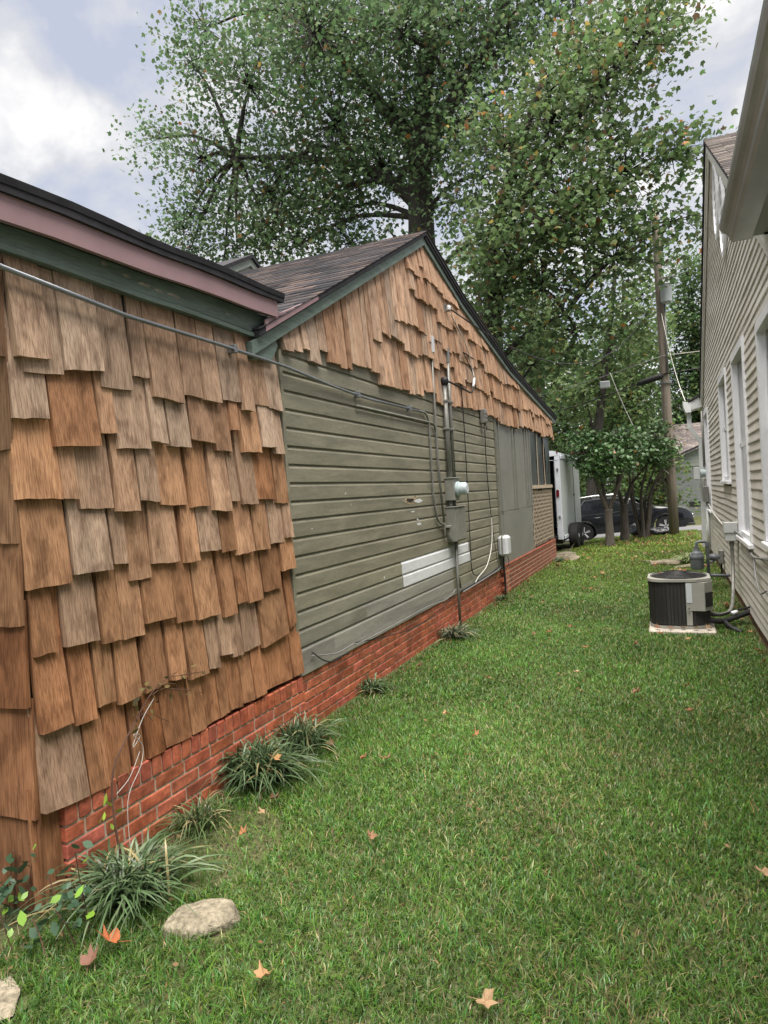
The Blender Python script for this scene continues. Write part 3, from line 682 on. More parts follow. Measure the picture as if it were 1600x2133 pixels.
e_ = MB(); e_.cbox(XF+.0, XF+.055, 1.55, 1.80, 2.52, 2.585, .012); e_.build('elbow_box', M['whiteplastic'], o)
o2 = thing('wall_conduit', 'second thin conduit dropping beside the meter pipes', 'conduit', (XF+.02, 7.0, 1.2))
MB().tube([(XF+.015, 5.0, 2.335), (XF+.015, 6.9, 2.345), (XF+.015, 6.98, 2.33), (XF+.015, 7.0, 2.27)], .010, 8).build('feeder_pipe', M['greybox'], o2, smooth=True)
MB().tube([(XF+.018, 7.02, 3.22), (XF+.018, 7.02, 2.4), (XF+.02, 7.02, 1.9), (XF+.03, 7.08, 1.25)], .014, 8).build('pipe', M['galv'], o2, smooth=True)
MB().cbox(XF, XF+.05, 6.99, 7.05, 3.12, 3.30, .004).build('top_fitting', M['whiteplastic'], o2)
# meter assembly
mt = thing('electric_meter', 'grey meter can with glass dome above a grey breaker box', 'electric meter', (XW+.07, 7.45, 1.0))
MB().cbox(XF-.01, XF+.10, 7.29, 7.52, 1.485, 1.735, .005).build('meter_can', M['greybox'], mt)
MB().cbox(XF-.01, XF+.115, 7.28, 7.53, 1.735, 1.748, .003).build('can_lid', M['greybox'], mt)
MB().lathe([(.082, 0), (.086, .012), (.086, .03), (.074, .034), (.074, .10), (.068, .118), (.03, .126)], (XF+.10, 7.405, 1.615), 'x', 20).build('glass_dome', M['glass'], mt, smooth=True, auto=40)
MB().lathe([(.055, 0), (.055, .012)], (XF+.216, 7.405, 1.615), 'x', 16).build('dial', M['label'], mt)
for yy in (7.34, 7.47): MB().tube([(XF+.04, yy, 1.405), (XF+.04, yy, 1.49)], .022, 10).build('nipple', M['galv'], mt, smooth=True)
MB().cbox(XF-.01, XF+.11, 7.27, 7.66, 1.015, 1.405, .005).build('breaker_box', M['greybox'], mt)
MB().cbox(XF+.11, XF+.118, 7.285, 7.645, 1.03, 1.385, .003).build('breaker_door', M['greybox'], mt)
MB().cbox(XF-.01, XF+.125, 7.26, 7.67, 1.405, 1.416, .003).build('box_hood', M['greybox'], mt)
for yy, zt, r_ in ((7.38, 2.83, .028), (7.56, 3.20, .020)):
    MB().tube([(XF+.03, yy, 1.745), (XF+.03, yy, zt)], r_, 10).build('riser_pipe', M['galv'], mt, smooth=True)
    for zz in (2.30, 2.62): MB().cbox(XF-.005, XF+.062, yy-.04, yy+.04, zz, zz+.025, .003).build('strap', M['galv'], mt)
MB().lathe([(.03, -.02), (.045, 0), (.052, .03), (.045, .06), (.02, .075)], (XF+.035, 7.38, 2.83), 'z', 14).build('weatherhead', M['black'], mt, smooth=True)
MB().cbox(XF-.005, XF+.05, 7.525, 7.595, 3.10, 3.27, .004).build('top_fitting', M['galv'], mt)
MB().cbox(XF+.0, XF+.09, 7.09, 7.17, 1.185, 1.21, .004).build('junction_lid', M['greybox'], mt)
MB().tube(smoothpath([(XF+.05, 7.14, 1.19), (XF+.05, 7.16, 1.12), (XF+.055, 7.20, 1.03)], 4), [.018]+[.024]*3+[.03]*4+[.02], 10).build('conduit_body', M['greybox'], mt, smooth=True)
MB().tube([(XF+.03, 7.47, 1.02), (XF+.03, 7.465, .02)], .016, 10).build('ground_pipe', M['galv'], mt, smooth=True)
MB().tube([(XF+.03, 7.52, 1.02), (XF+.02, 7.53, .62), (XF+.02, 7.60, .44)], .010, 8).build('ground_conduit', M['galv'], mt, smooth=True)
# white utility box by the porch corner
ub = thing('utility_box', 'rounded pale plastic cable box at the porch corner', 'utility box', (XW+.1, 9.7, .5))
b_ = MB(); b_.cbox(XF, XF+.15, 9.62, 9.86, .60, .90, .035); b_.build('cover', M['whiteplastic'], ub)
MB().cbox(XF+.06, XF+.075, 9.611, 9.869, .595, .905, .02).build('seam', M['greybox'], ub)
MB().tube(smoothpath([(XF+.06, 9.70, .61), (XF+.05, 9.72, .45), (XF+.05, 9.76, .2), (XF+.05, 9.74, .02)], 4), .016, 8).build('drop_cables', M['cable'], ub, smooth=True)
MB().tube(smoothpath([(XF+.08, 9.80, .62), (XF+.10, 9.86, .50), (XF+.07, 9.80, .40), (XF+.04, 9.66, .42)], 5), .006, 6).build('loop_cable', M['cable'], ub, smooth=True)
# small grey gadget under the shakes
gd = thing('cable_splitter', 'small grey ribbed splitter box hanging under the shakes', 'splitter', (XF+.05, 9.06, 2.45))
MB().cbox(XF, XF+.08, 9.0, 9.12, 2.50, 2.70, .012).build('case', M['galv'], gd)
for z in (2.53, 2.58, 2.63): MB().cbox(XF+.078, XF+.088, 9.005, 9.115, z, z+.018, .003).build('rib', M['galv'], gd)
for i in range(5): MB().tube(smoothpath([(XF+.05, 9.02+.02*i, 2.5), (XF+.05+.02*rnd.random(), 9.0+.03*i, 2.44), (XF+.06, 8.97+.04*i+rnd.uniform(-.05, .05), 2.40)], 3), .004, 5).build('lead', M['cable'], gd)
def cable(name, label, pts, r, mat, n=6, sm=6, cat='cable', group=None):
    o_ = MB().tube(smoothpath(pts, sm), r, n).build(name, M[mat], smooth=True); return tag(o_, label, cat, group)
cable('hanging_cable', 'thin black cable hanging from the gable to the lowest siding', [(XF+.03, 8.05, 3.05), (XF+.03, 8.10, 2.5), (XF+.02, 8.13, 1.5), (XF+.02, 8.11, .9), (XF+.02, 8.12, .60), (XF+.03, 8.25, .50), (XF+.03, 8.45, .50)], .006, 'cable')
cable('hanging_rope', 'white rope tied to a loop and trailing down the siding', [(XF+.02, 9.25, 1.22), (XF+.03, 9.22, 1.0), (XF+.03, 9.10, .75), (XF+.03, 8.80, .55), (XF+.035, 8.35, .47), (XF+.035, 8.2, .42)], .0065, 'whitecable')
cable('splitter_cable', 'paired dark wire running down from the splitter box', [(XF+.04, 9.10, 2.42), (XF+.02, 9.16, 1.9), (XF+.02, 9.25, 1.25), (XF+.02, 9.28, 1.1), (XF+.02, 9.45, .6), (XF+.02, 9.52, .47)], .004, 'cable')
cable('splitter_cable', 'taut dark wire from the splitter box to the cord loop', [(XF+.05, 9.04, 2.42), (XF+.025, 9.12, 1.9), (XF+.025, 9.22, 1.25), (XF+.025, 9.25, 1.22)], .004, 'cable')
cable('bottom_cable', 'dark cable bundle along the foot of the siding to the box', [(XF+.02, 7.62, .40), (XF+.03, 8.2, .41), (XF+.03, 9.0, .43), (XF+.04, 9.6, .47)], .010, 'cable')
cable('brick_cable', 'grey cord lying along the top of the bricks', [(XF+.035, 7.64, .385), (XF+.04, 8.3, .40), (XF+.04, 9.2, .425), (XF+.04, 9.6, .45)], .008, 'greycable')
cable('loose_wire', 'thin pale wire sagging along the siding bottom by the brick', [(XF+.01, 4.02, .50), (XF+.03, 4.35, .44), (XF+.035, 4.62, .445), (XF+.04, 4.75, .43), (XF+.03, 5.6, .425), (XF+.03, 6.4, .43), (XF+.03, 7.0, .40), (XF+.03, 7.38, .46)], .0045, 'greycable')
cable('loose_wire', 'thin dark wire drooping across the brick below the siding', [(XF+.02, 4.70, .44), (XF+.03, 5.3, .36), (XF+.03, 6.0, .30), (XF+.03, 6.8, .33), (XF+.03, 7.40, .40)], .004, 'cable')
cable('loose_wire', 'short dark wire end curling out of the lowest board', [(XF+.0, 4.05, .52), (XF+.04, 4.12, .45), (XF+.05, 4.26, .40), (XF+.05, 4.42, .41), (XF+.06, 4.50, .40)], .005, 'cable')
cable('weatherhead_cable', 'black loop of service wires from the weatherhead to the splice', [(XF+.08, 7.40, 2.85), (XF+.16, 7.6, 2.80), (XF+.18, 7.95, 2.78), (XF+.14, 8.25, 2.87), (XF+.10, 8.40, 2.98)], .011, 'cable')
sp = MB().tube([(XF+.13, 8.28, 2.90), (XF+.10, 8.46, 3.03)], .017, 8).build('wire_splice', M['whiteplastic'], smooth=True); tag(sp, 'pale sleeve joining the service wires below the gable', 'splice')
cable('gable_wire', 'wire rising over the shakes from splice to insulator', [(XF+.10, 8.46, 3.03), (XF+.06, 8.55, 3.15), (XF+.05, 8.4, 3.4), (XF+.05, 8.0, 3.6), (XF+.05, 7.72, 3.70)], .006, 'whitecable')
cable('gable_wire', 'dark wire rising to the lower cable clamp', [(XF+.10, 8.46, 3.03), (XF+.07, 8.48, 3.12), (XF+.06, 8.3, 3.25), (XF+.06, 8.14, 3.32)], .006, 'cable')
ins = thing('wire_insulator', 'white spool insulator bracket fixed high on the shakes', 'insulator', (XF+.03, 7.6, 3.70))
MB().cbox(XF+.012, XF+.03, 7.56, 7.64, 3.69, 3.79, .003).build('bracket', M['galv'], ins)
for z in (3.70, 3.765): MB().cbox(XF+.03, XF+.09, 7.585, 7.615, z, z+.012, .003).build('arm', M['galv'], ins)
MB().lathe([(.022, 0), (.03, .008), (.018, .024), (.03, .042), (.022, .05)], (XF+.07, 7.60, 3.714), 'z', 12).build('spool', M['whitetrim'], ins, smooth=True)

# ------------------------------------------------------------------ right house
XR = .74
rh = thing('vinyl_house', 'beige vinyl sided house with white windows and cream rakes', 'house', (4.5, 10.4, 0))
def rz(y):
    if y < 5.2: return 3.17
    if y < 10.39: return 3.17+(6.13-3.17)*(y-5.2)/5.19
    return 6.13-(6.13-3.10)*(y-10.39)/(15.6-10.39)
WIN = [(7.36, 8.62, .90, 2.92), (9.52, 10.78, 1.52, 2.95), (13.85, 15.12, .95, 2.88), (4.95, 6.30, 1.02, 2.80)]
body = MB(); body.prism([(XR+.16, -2, 0), (XR+.16, 15.55, 0), (XR+.16, 15.55, 3.08), (XR+.16, 10.39, 6.08), (XR+.16, 5.3, 3.12), (XR+.16, -2, 3.12)], (7.5, 0, 0))
side_wall = body.build('side_wall', M['flash'], rh)
EXR = .0875; k = 0
z = .125
while z < 6.1:
    z1_ = z+EXR
    if z < 3.15: a0, b0 = -2.0, 15.55
    else:
        a0 = 5.2+(z+.03-3.17)/(6.13-3.17)*5.19; b0 = 15.6-(z+.03-3.10)/(6.13-3.10)*5.21
    segs = [(a0, b0)]
    for (wa, wb, wz0, wz1) in WIN:
        if z1_ > wz0 and z < wz1:
            ns = []
            for a, b in segs:
                if b <= wa or a >= wb: ns.append((a, b))
                else:
                    if wa-a > .02: ns.append((a, wa))
                    if b-wb > .02: ns.append((wb, b))
            segs = ns
    # vinyl panel ends lap at random joints
    for a, b in segs:
        if b-a < .05: continue
        bd = MB(); n_ = max(2, int((b-a)/.8)); V = []; F = []
        pr = [(-.002, z-.004), (-.016, z-.001), (-.0165, z+.006), (-.004, z+EXR-.004), (-.003, z+EXR+.004), (.15, z+EXR+.004), (.15, z-.004)]
        for i in range(n_+1):
            y = a+(b-a)*i/n_; wv = .0022*math.sin(y*2.3+k*.7)+.0016*math.sin(y*5.1+k*1.9)
            for px, pz in pr: V.append((XR+px+(wv if px < 0 else 0), y, pz+(.5*wv if px < 0 else 0)))
        m_ = len(pr)
        for i in range(n_):
            for j in range(m_): F.append((i*m_+j, i*m_+(j+1) % m_, (i+1)*m_+(j+1) % m_, (i+1)*m_+j))
        F += [tuple(range(m_))[::-1], tuple(range(n_*m_, n_*m_+m_))]
        bd.add(V, F); bd.build('siding_board', M['vinyl'], side_wall)
    z = z1_; k += 1
for (wa, wb, wz0, wz1) in WIN:
    wd_ = MB(); t_ = .085; x0, x1 = XR-.034, XR+.10
    wd_.box(x0, x1, wa, wa+.05, wz0, wz1); wd_.box(x0, x1, wb-t_, wb, wz0, wz1)
    wf = None
    wd_.box(x0-.004, x1, wa+t_, wb-t_, wz1-t_, wz1); wd_.box(x0+.02, x1, wa+t_, wb-t_, wz0, wz0+.05)
    wf = wd_.build('window_frame', M['whitetrim'], rh)
    MB().cbox(XR-.060, XR+.05, wa-.03, wb+.03, wz0-.05, wz0-.004, .006).build('sill', M['whitetrim'], wf)
    zm = (wz0+wz1)/2
    sash = MB(); sash.box(XR+.022, XR+.10, wa+t_, wb-t_, zm-.022, zm+.022); sash.box(XR+.022, XR+.10, wa+t_, wa+t_+.04, wz0+.05, wz1-t_); sash.box(XR+.022, XR+.10, wb-t_-.04, wb-t_, wz0+.05, wz1-t_)
    sash.build('sash', M['whitetrim'], wf)
    for a, b in ((wz0+.05, zm-.022), (zm+.022, wz1-t_)): MB().box(XR+.032, XR+.042, wa+t_+.04, wb-t_-.04, a, b).build('pane', M['pane'], wf)
# brick foundation
rf = MB().box(XR+.02, 8.2, -2, 15.53, -.2, .112).build('foundation', M['mortar'], rh); firstR = None
for r_ in range(2):
    yy = 4.2-(0 if r_ else .105)
    while yy < 15.5:
        f_ = rnd.uniform(.75, 1.2); col = (.155*f_, .075*f_, .055*f_); zz = -.012+.068*r_
        if firstR is None: firstR = MB().cbox(XR-.002+.012, XR+.10, yy, yy+.2, zz, zz+.058, .004).build('brick', M['brick'], rf, color=col)
        else: dup(firstR, (XR+.055, yy+.1, zz), rf, col)
        yy += .21
# rakes, roof
for (ya, za), (yb, zb) in (((5.15, 3.15), (10.39, 6.16)), ((10.39, 6.16), (15.66, 3.08))):
    r_ = MB(); r_.prism([(XR-.022, ya, za-.20), (XR-.022, yb, zb-.20), (XR-.022, yb, zb), (XR-.022, ya, za)], (-.018, 0, 0)); r_.build('rake_board', M['vinyltrim'], rh)
    r_ = MB(); r_.prism([(XR-.040, ya, za-.12), (XR-.040, yb, zb-.12), (XR-.040, yb, zb+.01), (XR-.040, ya, za+.01)], (-.016, 0, 0)); r_.build('rake_moulding', M['vinyltrim'], rh)
    r_ = MB(); r_.prism([(XR-.08, ya, za+.01), (XR-.08, yb, zb+.01), (XR-.08, yb, zb+.05), (XR-.08, ya, za+.05)], (8.0, 0, 0)); rr = r_.build('roof_slope', M['roofdark'], rh)
    if ya < 9: roof_tabs((ya, za+.052), (yb, zb+.052), XR-.085, 4.5, .127, .3, 'roof_tabs', rr, [(.16, .14, .13), (.20, .175, .155), (.12, .105, .10)])
    else: roof_tabs((yb, zb+.052), (ya, za+.052), XR-.085, 3.0, .14, .3, 'roof_tabs', rr, [(.16, .14, .13), (.20, .175, .155), (.12, .105, .10)])
# round gable vents
for yc, zc, rr_ in ((9.55, 5.05, .42), (8.75, 4.55, .40)):
    v_ = MB(); n_ = 24; V = []
    for rad, xo in ((1.0, 0), (1.0, -.03), (.84, -.034), (.82, -.012)):
        for i in range(n_): V.append((XR-.016+xo, yc+.30*rad*math.cos(2*math.pi*i/n_)*(rr_/.4), zc+rr_*1.15*rad*math.sin(2*math.pi*i/n_)))
    F = [(i+j*n_, (i+1) % n_+j*n_, (i+1) % n_+(j+1)*n_, i+(j+1)*n_) for j in range(3) for i in range(n_)]+[tuple(range(3*n_, 4*n_))]
    v_.add(V, F); vv = v_.build('gable_vent', M['whitetrim'], rh)
    for i in range(7):
        zz = zc-.33*rr_/.4+i*.11; hw = .20*math.sqrt(max(.02, 1-((zz-zc)/(rr_*.95))**2))
        MB().beam((XR-.031, yc-hw, zz), (XR-.031, yc+hw, zz), .010, .02, (.3, 0, 1)).build('louvre', M['whitetrim'], vv)
# near wing eave: soffit, ogee gutter
wing = MB(); gp = [(.402, 3.292), (.396, 3.286), (.399, 3.262), (.412, 3.238), (.437, 3.222), (.452, 3.205), (.458, 3.182), (.474, 3.160), (.590, 3.160), (.590, 3.285)]
wing.prism([(x, -2.2, z) for x, z in gp], (0, 7.39, 0)); wing.build('gutter', M['aluminium'], rh)
MB().box(.592, XR-.018, -2.2, 5.19, 3.176, 3.19).build('soffit', M['soffit'], rh)
MB().prism([(.55, -2.2, 3.292), (4.6, -2.2, 5.55), (4.6, -2.2, 5.60), (.50, -2.2, 3.31)], (0, 7.45, 0)).build('wing_roof', M['roofdark'], rh)
MB().box(.592, XR-.018, 5.176, 5.192, 3.192, 3.30).build('eave_cap', M['aluminium'], rh)
# far eave return with gutter and downspout
er = MB(); er.prism([(.47, 15.42, 3.00), (XR+.02, 15.42, 3.06), (XR+.02, 15.42, 3.32), (.47, 15.42, 3.16)], (0, .5, 0)); er.build('eave_return', M['whitedown'], rh)
MB().prism([(.45, 15.38, 3.17), (XR+.02, 15.38, 3.335), (XR+.02, 15.38, 3.36), (.45, 15.38, 3.195)], (0, .6, 0)).build('return_roof', M['roofdark'], rh)
MB().prism([(.345, 15.40, 3.20), (.36, 15.40, 3.06), (.40, 15.40, 2.955), (.50, 15.40, 2.955), (.50, 15.40, 3.15)], (0, .52, 0)).build('corner_gutter', M['whitedown'], rh)
dsp = MB()
for p, q_ in (((.455, 15.55, 2.955), (.455, 15.55, 2.64)), ((.455, 15.55, 2.66), (.655, 15.58, 2.34)), ((.655, 15.58, 2.36), (.635, 15.58, .12))): dsp.beam(p, q_, .085, .075, (0, 1, 0))
dsp.build('downspout', M['whitedown'], rh)
part(MB().box(XR-.025, XR+.02, 15.46, 15.58, .12, 3.1), 'corner_post', M['vinyltrim'], rh)
# meter group on the right house
rm = thing('house_meter', 'pale round electric meter and grey switch box on the far vinyl corner', 'electric meter', (.66, 14.9, 1.1))
MB().cbox(XR-.13, XR-.018, 15.20, 15.42, 1.55, 1.80, .006).build('meter_can', M['whitedown'], rm)
MB().lathe([(.09, 0), (.09, .04), (.078, .045), (.078, .12), (.06, .135)], (XR-.13, 15.31, 1.67), 'x', 18).build('dome', M['glass'], rm, smooth=True, auto=40)
# flip dome outwards
rm.children[-1].scale.x = -1
rm.children[-1].location.x = (XR-.13-.0675)-wl(rm).x
MB().cbox(XR-.115, XR-.018, 14.75, 15.0, 1.09, 1.40, .006).build('switch_box', M['galv'], rm)
MB().tube([(XR-.05, 15.3, 2.95), (XR-.05, 15.3, 1.80)], .025, 10).build('mast', M['galv'], rm, smooth=True)
MB().tube([(XR-.05, 15.3, 1.55), (XR-.05, 15.3, 1.38), (XR-.05, 15.0, 1.3)], .022, 10).build('nipple', M['galv'], rm, smooth=True)
MB().tube([(XR-.05, 14.85, 1.09), (XR-.05, 14.85, .02)], .03, 10).build('lower_pipe', M['whitedown'], rm, smooth=True)
db = thing('disconnect_box', 'pale grey outdoor switch box on vinyl wall above the condenser', 'switch box', (.66, 8.97, .76))
MB().cbox(XR-.15, XR-.018, 8.86, 9.08, .80, 1.02, .010).build('case', M['whitedown'], db)
MB().cbox(XR-.165, XR-.15, 8.86, 9.08, .93, 1.03, .006).build('cover', M['whitedown'], db)
MB().cbox(XR-.165, XR-.018, 8.845, 8.86, .90, 1.03, .006).build('lid_flap', M['whitedown'], db)
MB().lathe([(.026, 0), (.026, .07)], (XR-.085, 8.92, .735), 'z', 10).build('fitting', M['galv'], db)
whip = smoothpath([(XR-.085, 8.92, .74), (XR-.085, 8.90, .5), (XR-.11, 8.70, .25), (XR-.16, 8.35, .10), (XR-.24, 8.12, .075), (XR-.36, 7.98, .10), (XR-.46, 7.92, .17)], 6)
MB().tube(whip, .020, 10).build('whip', M['galv'], db, smooth=True)
nb = thing('phone_box', 'small grey phone interface box low on the vinyl wall', 'utility box', (.68, 11.5, .22))
MB().cbox(XR-.09, XR-.018, 11.38, 11.58, .24, .45, .010).build('case', M['galv'], nb)
MB().cbox(XR-.10, XR-.09, 11.40, 11.56, .33, .35, .003).build('latch', M['greybox'], nb)
MB().tube([(XR-.05, 11.5, .24), (XR-.05, 11.5, .03)], .012, 8).build('lead', M['cable'], nb)
cable('siding_cable', 'twisted black and white cable running down the vinyl to the switch box', [(XR-.03, 14.8, 1.05), (XR-.03, 13.4, .93), (XR-.035, 12.2, .90), (XR-.035, 11.0, .86), (XR-.04, 10.0, .86), (XR-.05, 9.10, .88)], .010, 'whitecable')
cable('siding_cable', 'dark cable drooping under the white window on the vinyl', [(XR-.05, 8.85, .93), (XR-.035, 8.2, .90), (XR-.035, 7.7, .84), (XR-.04, 7.1, .80), (XR-.035, 6.4, .86), (XR-.03, 5.4, .92)], .012, 'greycable')
cable('siding_cable', 'loose grey cable loop hanging from the drooping cable', [(XR-.04, 7.1, .80), (XR-.05, 6.95, .68), (XR-.05, 6.8, .58), (XR-.06, 6.5, .55), (XR-.05, 6.2, .62)], .008, 'greycable')

# gas meter
gm = thing('gas_meter', 'dark grey gas meter on bent pipes beside the vinyl house', 'gas meter', (.36, 10.4, 0))
MB().lathe([(.02, .28), (.075, .285), (.085, .31), (.088, .44), (.098, .445), (.098, .475), (.088, .48), (.075, .52), (.04, .545), (.035, .58)], (.315, 10.4, 0), 'z', 22).build('meter_body', M['gasgrey'], gm, smooth=True, auto=35)
MB().tube(smoothpath([(.315, 10.4, .57), (.315, 10.4, .64), (.335, 10.4, .668), (.40, 10.4, .675), (.44, 10.4, .668), (.452, 10.4, .63)], 5)+[Vector((.462, 10.4, .02))], .021, 10).build('pipe', M['gasgrey'], gm, smooth=True)
for c_ in ((.315, 10.4, .585), (.458, 10.4, .20), (.455, 10.4, .64)): MB().lathe([(.030, -.025), (.030, .025)], c_, 'z', 10).build('coupling', M['gasgrey'], gm, smooth=True, auto=35)
MB().tube([(.458, 10.4, .20), (.752, 10.5, .175)], .021, 10).build('service_pipe', M['gasgrey'], gm, smooth=True)
MB().lathe([(.03, -.05), (.075, -.03), (.082, 0), (.075, .03), (.03, .05)], (.545, 10.62, .43), 'z', 18).build('regulator', M['gasgrey'], gm, smooth=True)
MB().tube([(.46, 10.42, .36), (.545, 10.62, .38)], .019, 8).build('regulator_pipe', M['gasgrey'], gm, smooth=True)

# ------------------------------------------------------------------ condenser
pad = thing('equipment_pad', 'low concrete slab under the air conditioner on the grass', 'concrete pad', (.06, 7.72, 0))
MB().cbox(-.26, .37, 7.34, 8.06, -.05, .035, .012).build('slab', M['concrete'], pad)
ac = thing('air_conditioner', 'round-sided dark coil condenser with beige corner panel and fan guard', 'air conditioner', (.05, 7.74, .035))
acx, acy, az0 = .045, 7.74, .05
def rrect(hw, n=6, r=.17, cut=True):
    pts = []
    for cx, cy, a0 in ((hw-r, hw-r, 0), (-hw+r, hw-r, 90), (-hw+r, -hw+r, 180), (hw-r, -hw+r, 270)):
        if cut and cx > 0 and cy < 0:
            pts += [(hw-.14, -hw+.0), (hw, -hw+.10)]; continue
        for i in range(n+1): t = R(a0+90*i/n); pts.append((cx+r*math.cos(t), cy+r*math.sin(t)))
    return pts
def ring(pts, z0, z1, name, mat, smooth=False):
    b = MB(); b.prism([(acx+x, acy+y, z0) for x, y in pts], (0, 0, z1-z0)); return b.build(name, M[mat], ac, smooth=smooth, auto=30 if smooth else None)
coil = ring(rrect(.285), az0+.03, az0+.54, 'coil', 'acdark', True)
ring(rrect(.295), az0-.01, az0+.018, 'base_pan', 'ac', True)
ring(rrect(.303), az0+.548, az0+.580, 'top_cap', 'ac', True)
# wire guard of the coil
P_ = rrect(.294)
for i in range(0, len(P_)):
    (xa, ya), (xb, yb) = P_[i], P_[(i+1) % len(P_)]
    if xa > .10 and ya < -.0: continue
    seg = max(1, int(math.hypot(xb-xa, yb-ya)/.034))
    for s_ in range(seg):
        t = s_/seg; x, y = xa+(xb-xa)*t, ya+(yb-ya)*t
        MB().beam((acx+x, acy+y, az0+.03), (acx+x, acy+y, az0+.54), .004, .004, (1, .3, 0)).build('guard_wire', M['black'], coil)
gr = MB()
for zz in np.linspace(az0+.06, az0+.51, 12):
    for i in range(len(P_)):
        (xa, ya), (xb, yb) = P_[i], P_[(i+1) % len(P_)]
        if xa > .12 and ya < .0 or xb > .12 and yb < 0: continue
        gr.beam((acx+xa, acy+ya, zz), (acx+xb, acy+yb, zz), .004, .004)
tag(gr.build('guard_rings', M['black'], coil), kind='stuff')
# corner service panel
MB().prism([(acx+.06, acy-.300, az0+.205), (acx+.235, acy-.308, az0+.205), (acx+.312, acy-.20, az0+.205), (acx+.312, acy-.05, az0+.205), (acx+.06, acy-.05, az0+.205)], (0, 0, .335)).build('service_panel', M['ac'], ac)
MB().prism([(acx+.06, acy-.296, az0+.03), (acx+.115, acy-.298, az0+.03), (acx+.115, acy-.10, az0+.03), (acx+.06, acy-.10, az0+.03)], (0, 0, .175)).build('corner_post', M['ac'], ac)
MB().prism([(acx+.115, acy-.22, az0+.03), (acx+.29, acy-.16, az0+.03), (acx+.29, acy-.05, az0+.03), (acx+.115, acy-.05, az0+.03)], (0, 0, .175)).build('valve_recess', M['acdark'], ac)
MB().box(acx+.066, acx+.118, acy-.3055, acy-.300, az0+.30, az0+.53).build('rating_label', M['label'], ac)
MB().prism([(acx+.2405, acy-.3045, az0+.25), (acx+.3085, acy-.209, az0+.25), (acx+.3085, acy-.209, az0+.42), (acx+.2405, acy-.3045, az0+.42)], (.004, -.003, 0)).build('warning_label', M['black'], ac)
for zz in (az0+.23, az0+.18): MB().lathe([(.006, 0), (.006, .004)], (acx+.085, acy-.305, zz), 'y', 8).build('screw', M['black'], ac)
# fan guard rings and hub
fg = MB()
for i, rr_ in enumerate(np.linspace(.04, .275, 15)):
    pts = [(acx+rr_*math.cos(2*math.pi*t/28), acy+rr_*math.sin(2*math.pi*t/28), az0+.585+.05*(1-(rr_/.29)**2)+.004) for t in range(29)]
    fg.tube(pts, .003, 4)
for a in range(6):
    t = R(60*a+15); fg.tube([(acx+rr_*math.cos(t), acy+rr_*math.sin(t), az0+.587+.05*(1-(rr_/.29)**2)) for rr_ in np.linspace(.02, .285, 8)], .004, 4)
fg.build('fan_guard', M['black'], ac)
MB().lathe([(.26, .0), (.265, .02), (.27, .03)], (acx, acy, az0+.556), 'z', 24).build('fan_shroud', M['acdark'], ac)
MB().lathe([(.055, 0), (.06, .02), (.05, .045)], (acx, acy, az0+.585), 'z', 14).build('fan_motor', M['black'], ac)
ac.scale = (1, 1, .86)
ls = thing('refrigerant_lines', 'black insulated pipes from condenser to the vinyl house', 'pipes', (.5, 7.8, .1))
MB().tube(smoothpath([(.26, 7.62, .13), (.36, 7.58, .10), (.46, 7.66, .085), (.58, 7.80, .10), (.75, 7.98, .135)], 6), .028, 10).build('insulated_line', M['black'], ls, smooth=True)
MB().tube(smoothpath([(.26, 7.65, .16), (.40, 7.66, .14), (.55, 7.84, .15), (.75, 7.99, .178)], 6), .012, 8).build('liquid_line', M['cable'], ls, smooth=True)
MB().tube(smoothpath([(.46, 7.66, .085), (.49, 7.56, .06), (.55, 7.48, .03), (.60, 7.44, .02)], 5), .022, 8).build('drain_line', M['black'], ls, smooth=True)
MB().tube([(.545, 7.775, .145), (.59, 7.82, .15)], .022, 8).build('tape_band', M['whitetrim'], ls, smooth=True)

# ------------------------------------------------------------------ trailer
tl = thing('cargo_trailer', 'white enclosed cargo trailer with open rear beyond the house', 'trailer', (-3.5, 18.2, 0))
TX, TY0, TY1, TZ0, TZ1 = -2.40, 16.45, 20.2, .31, 2.42
MB().box(TX-.02, TX, TY0+.10, TY1, TZ0+.06, TZ1-.10).build('side_skin', M['trailer'], tl)
MB().box(TX-2.0, TX-1.98, TY0+.10, TY1, TZ0+.06, TZ1-.10).build('side_skin', M['trailer'], tl)
MB().box(TX-1.98, TX-.02, TY1-.02, TY1-.001, TZ0, TZ1-.1).build('nose_skin', M['trailer'], tl)
MB().box(TX-1.98, TX-.022, TY0, TY1-.02, TZ0, TZ0+.05).build('floor', M['interior'], tl)
MB().box(TX-.034, TX-.024, TY0+.1, TY1-.03, TZ0+.06, TZ1-.12).build('side_lining', M['interior'], tl)
rp2 = [(TX, TZ1-.10), (TX-.03, TZ1-.03), (TX-.14, TZ1+.02), (TX-.7, TZ1+.05), (TX-1.3, TZ1+.05), (TX-1.86, TZ1+.02), (TX-1.97, TZ1-.03), (TX-2.0, TZ1-.10)]
MB().prism([(x, TY0+.02, z) for x, z in rp2], (0, TY1-TY0-.02, 0)).build('roof', M['trailertrim'], tl)
fr_ = MB(); fr_.cbox(TX-.115, TX+.008, TY0, TY0+.10, TZ0-.02, TZ1-.09, .008); fr_.cbox(TX-2.0, TX-1.885, TY0, TY0+.10, TZ0-.02, TZ1-.09, .008)
fr_.prism([(x*1.0, TY0-.005, z+.004) for x, z in rp2[::-1]]+[(TX-2.0, TY0-.005, TZ1-.21), (TX, TY0-.005, TZ1-.21)], (0, .10, 0)); fr_.build('rear_frame', M['trailertrim'], tl)
MB().cbox(TX+.001, TX+.03, TY0+.2, TY1, TZ0-.02, TZ0+.06, .006).build('lower_rail', M['trailertrim'], tl)
MB().cbox(TX+.001, TX+.02, TY0+.2, TY1, TZ1-.17, TZ1-.09, .006).build('upper_rail', M['trailertrim'], tl)
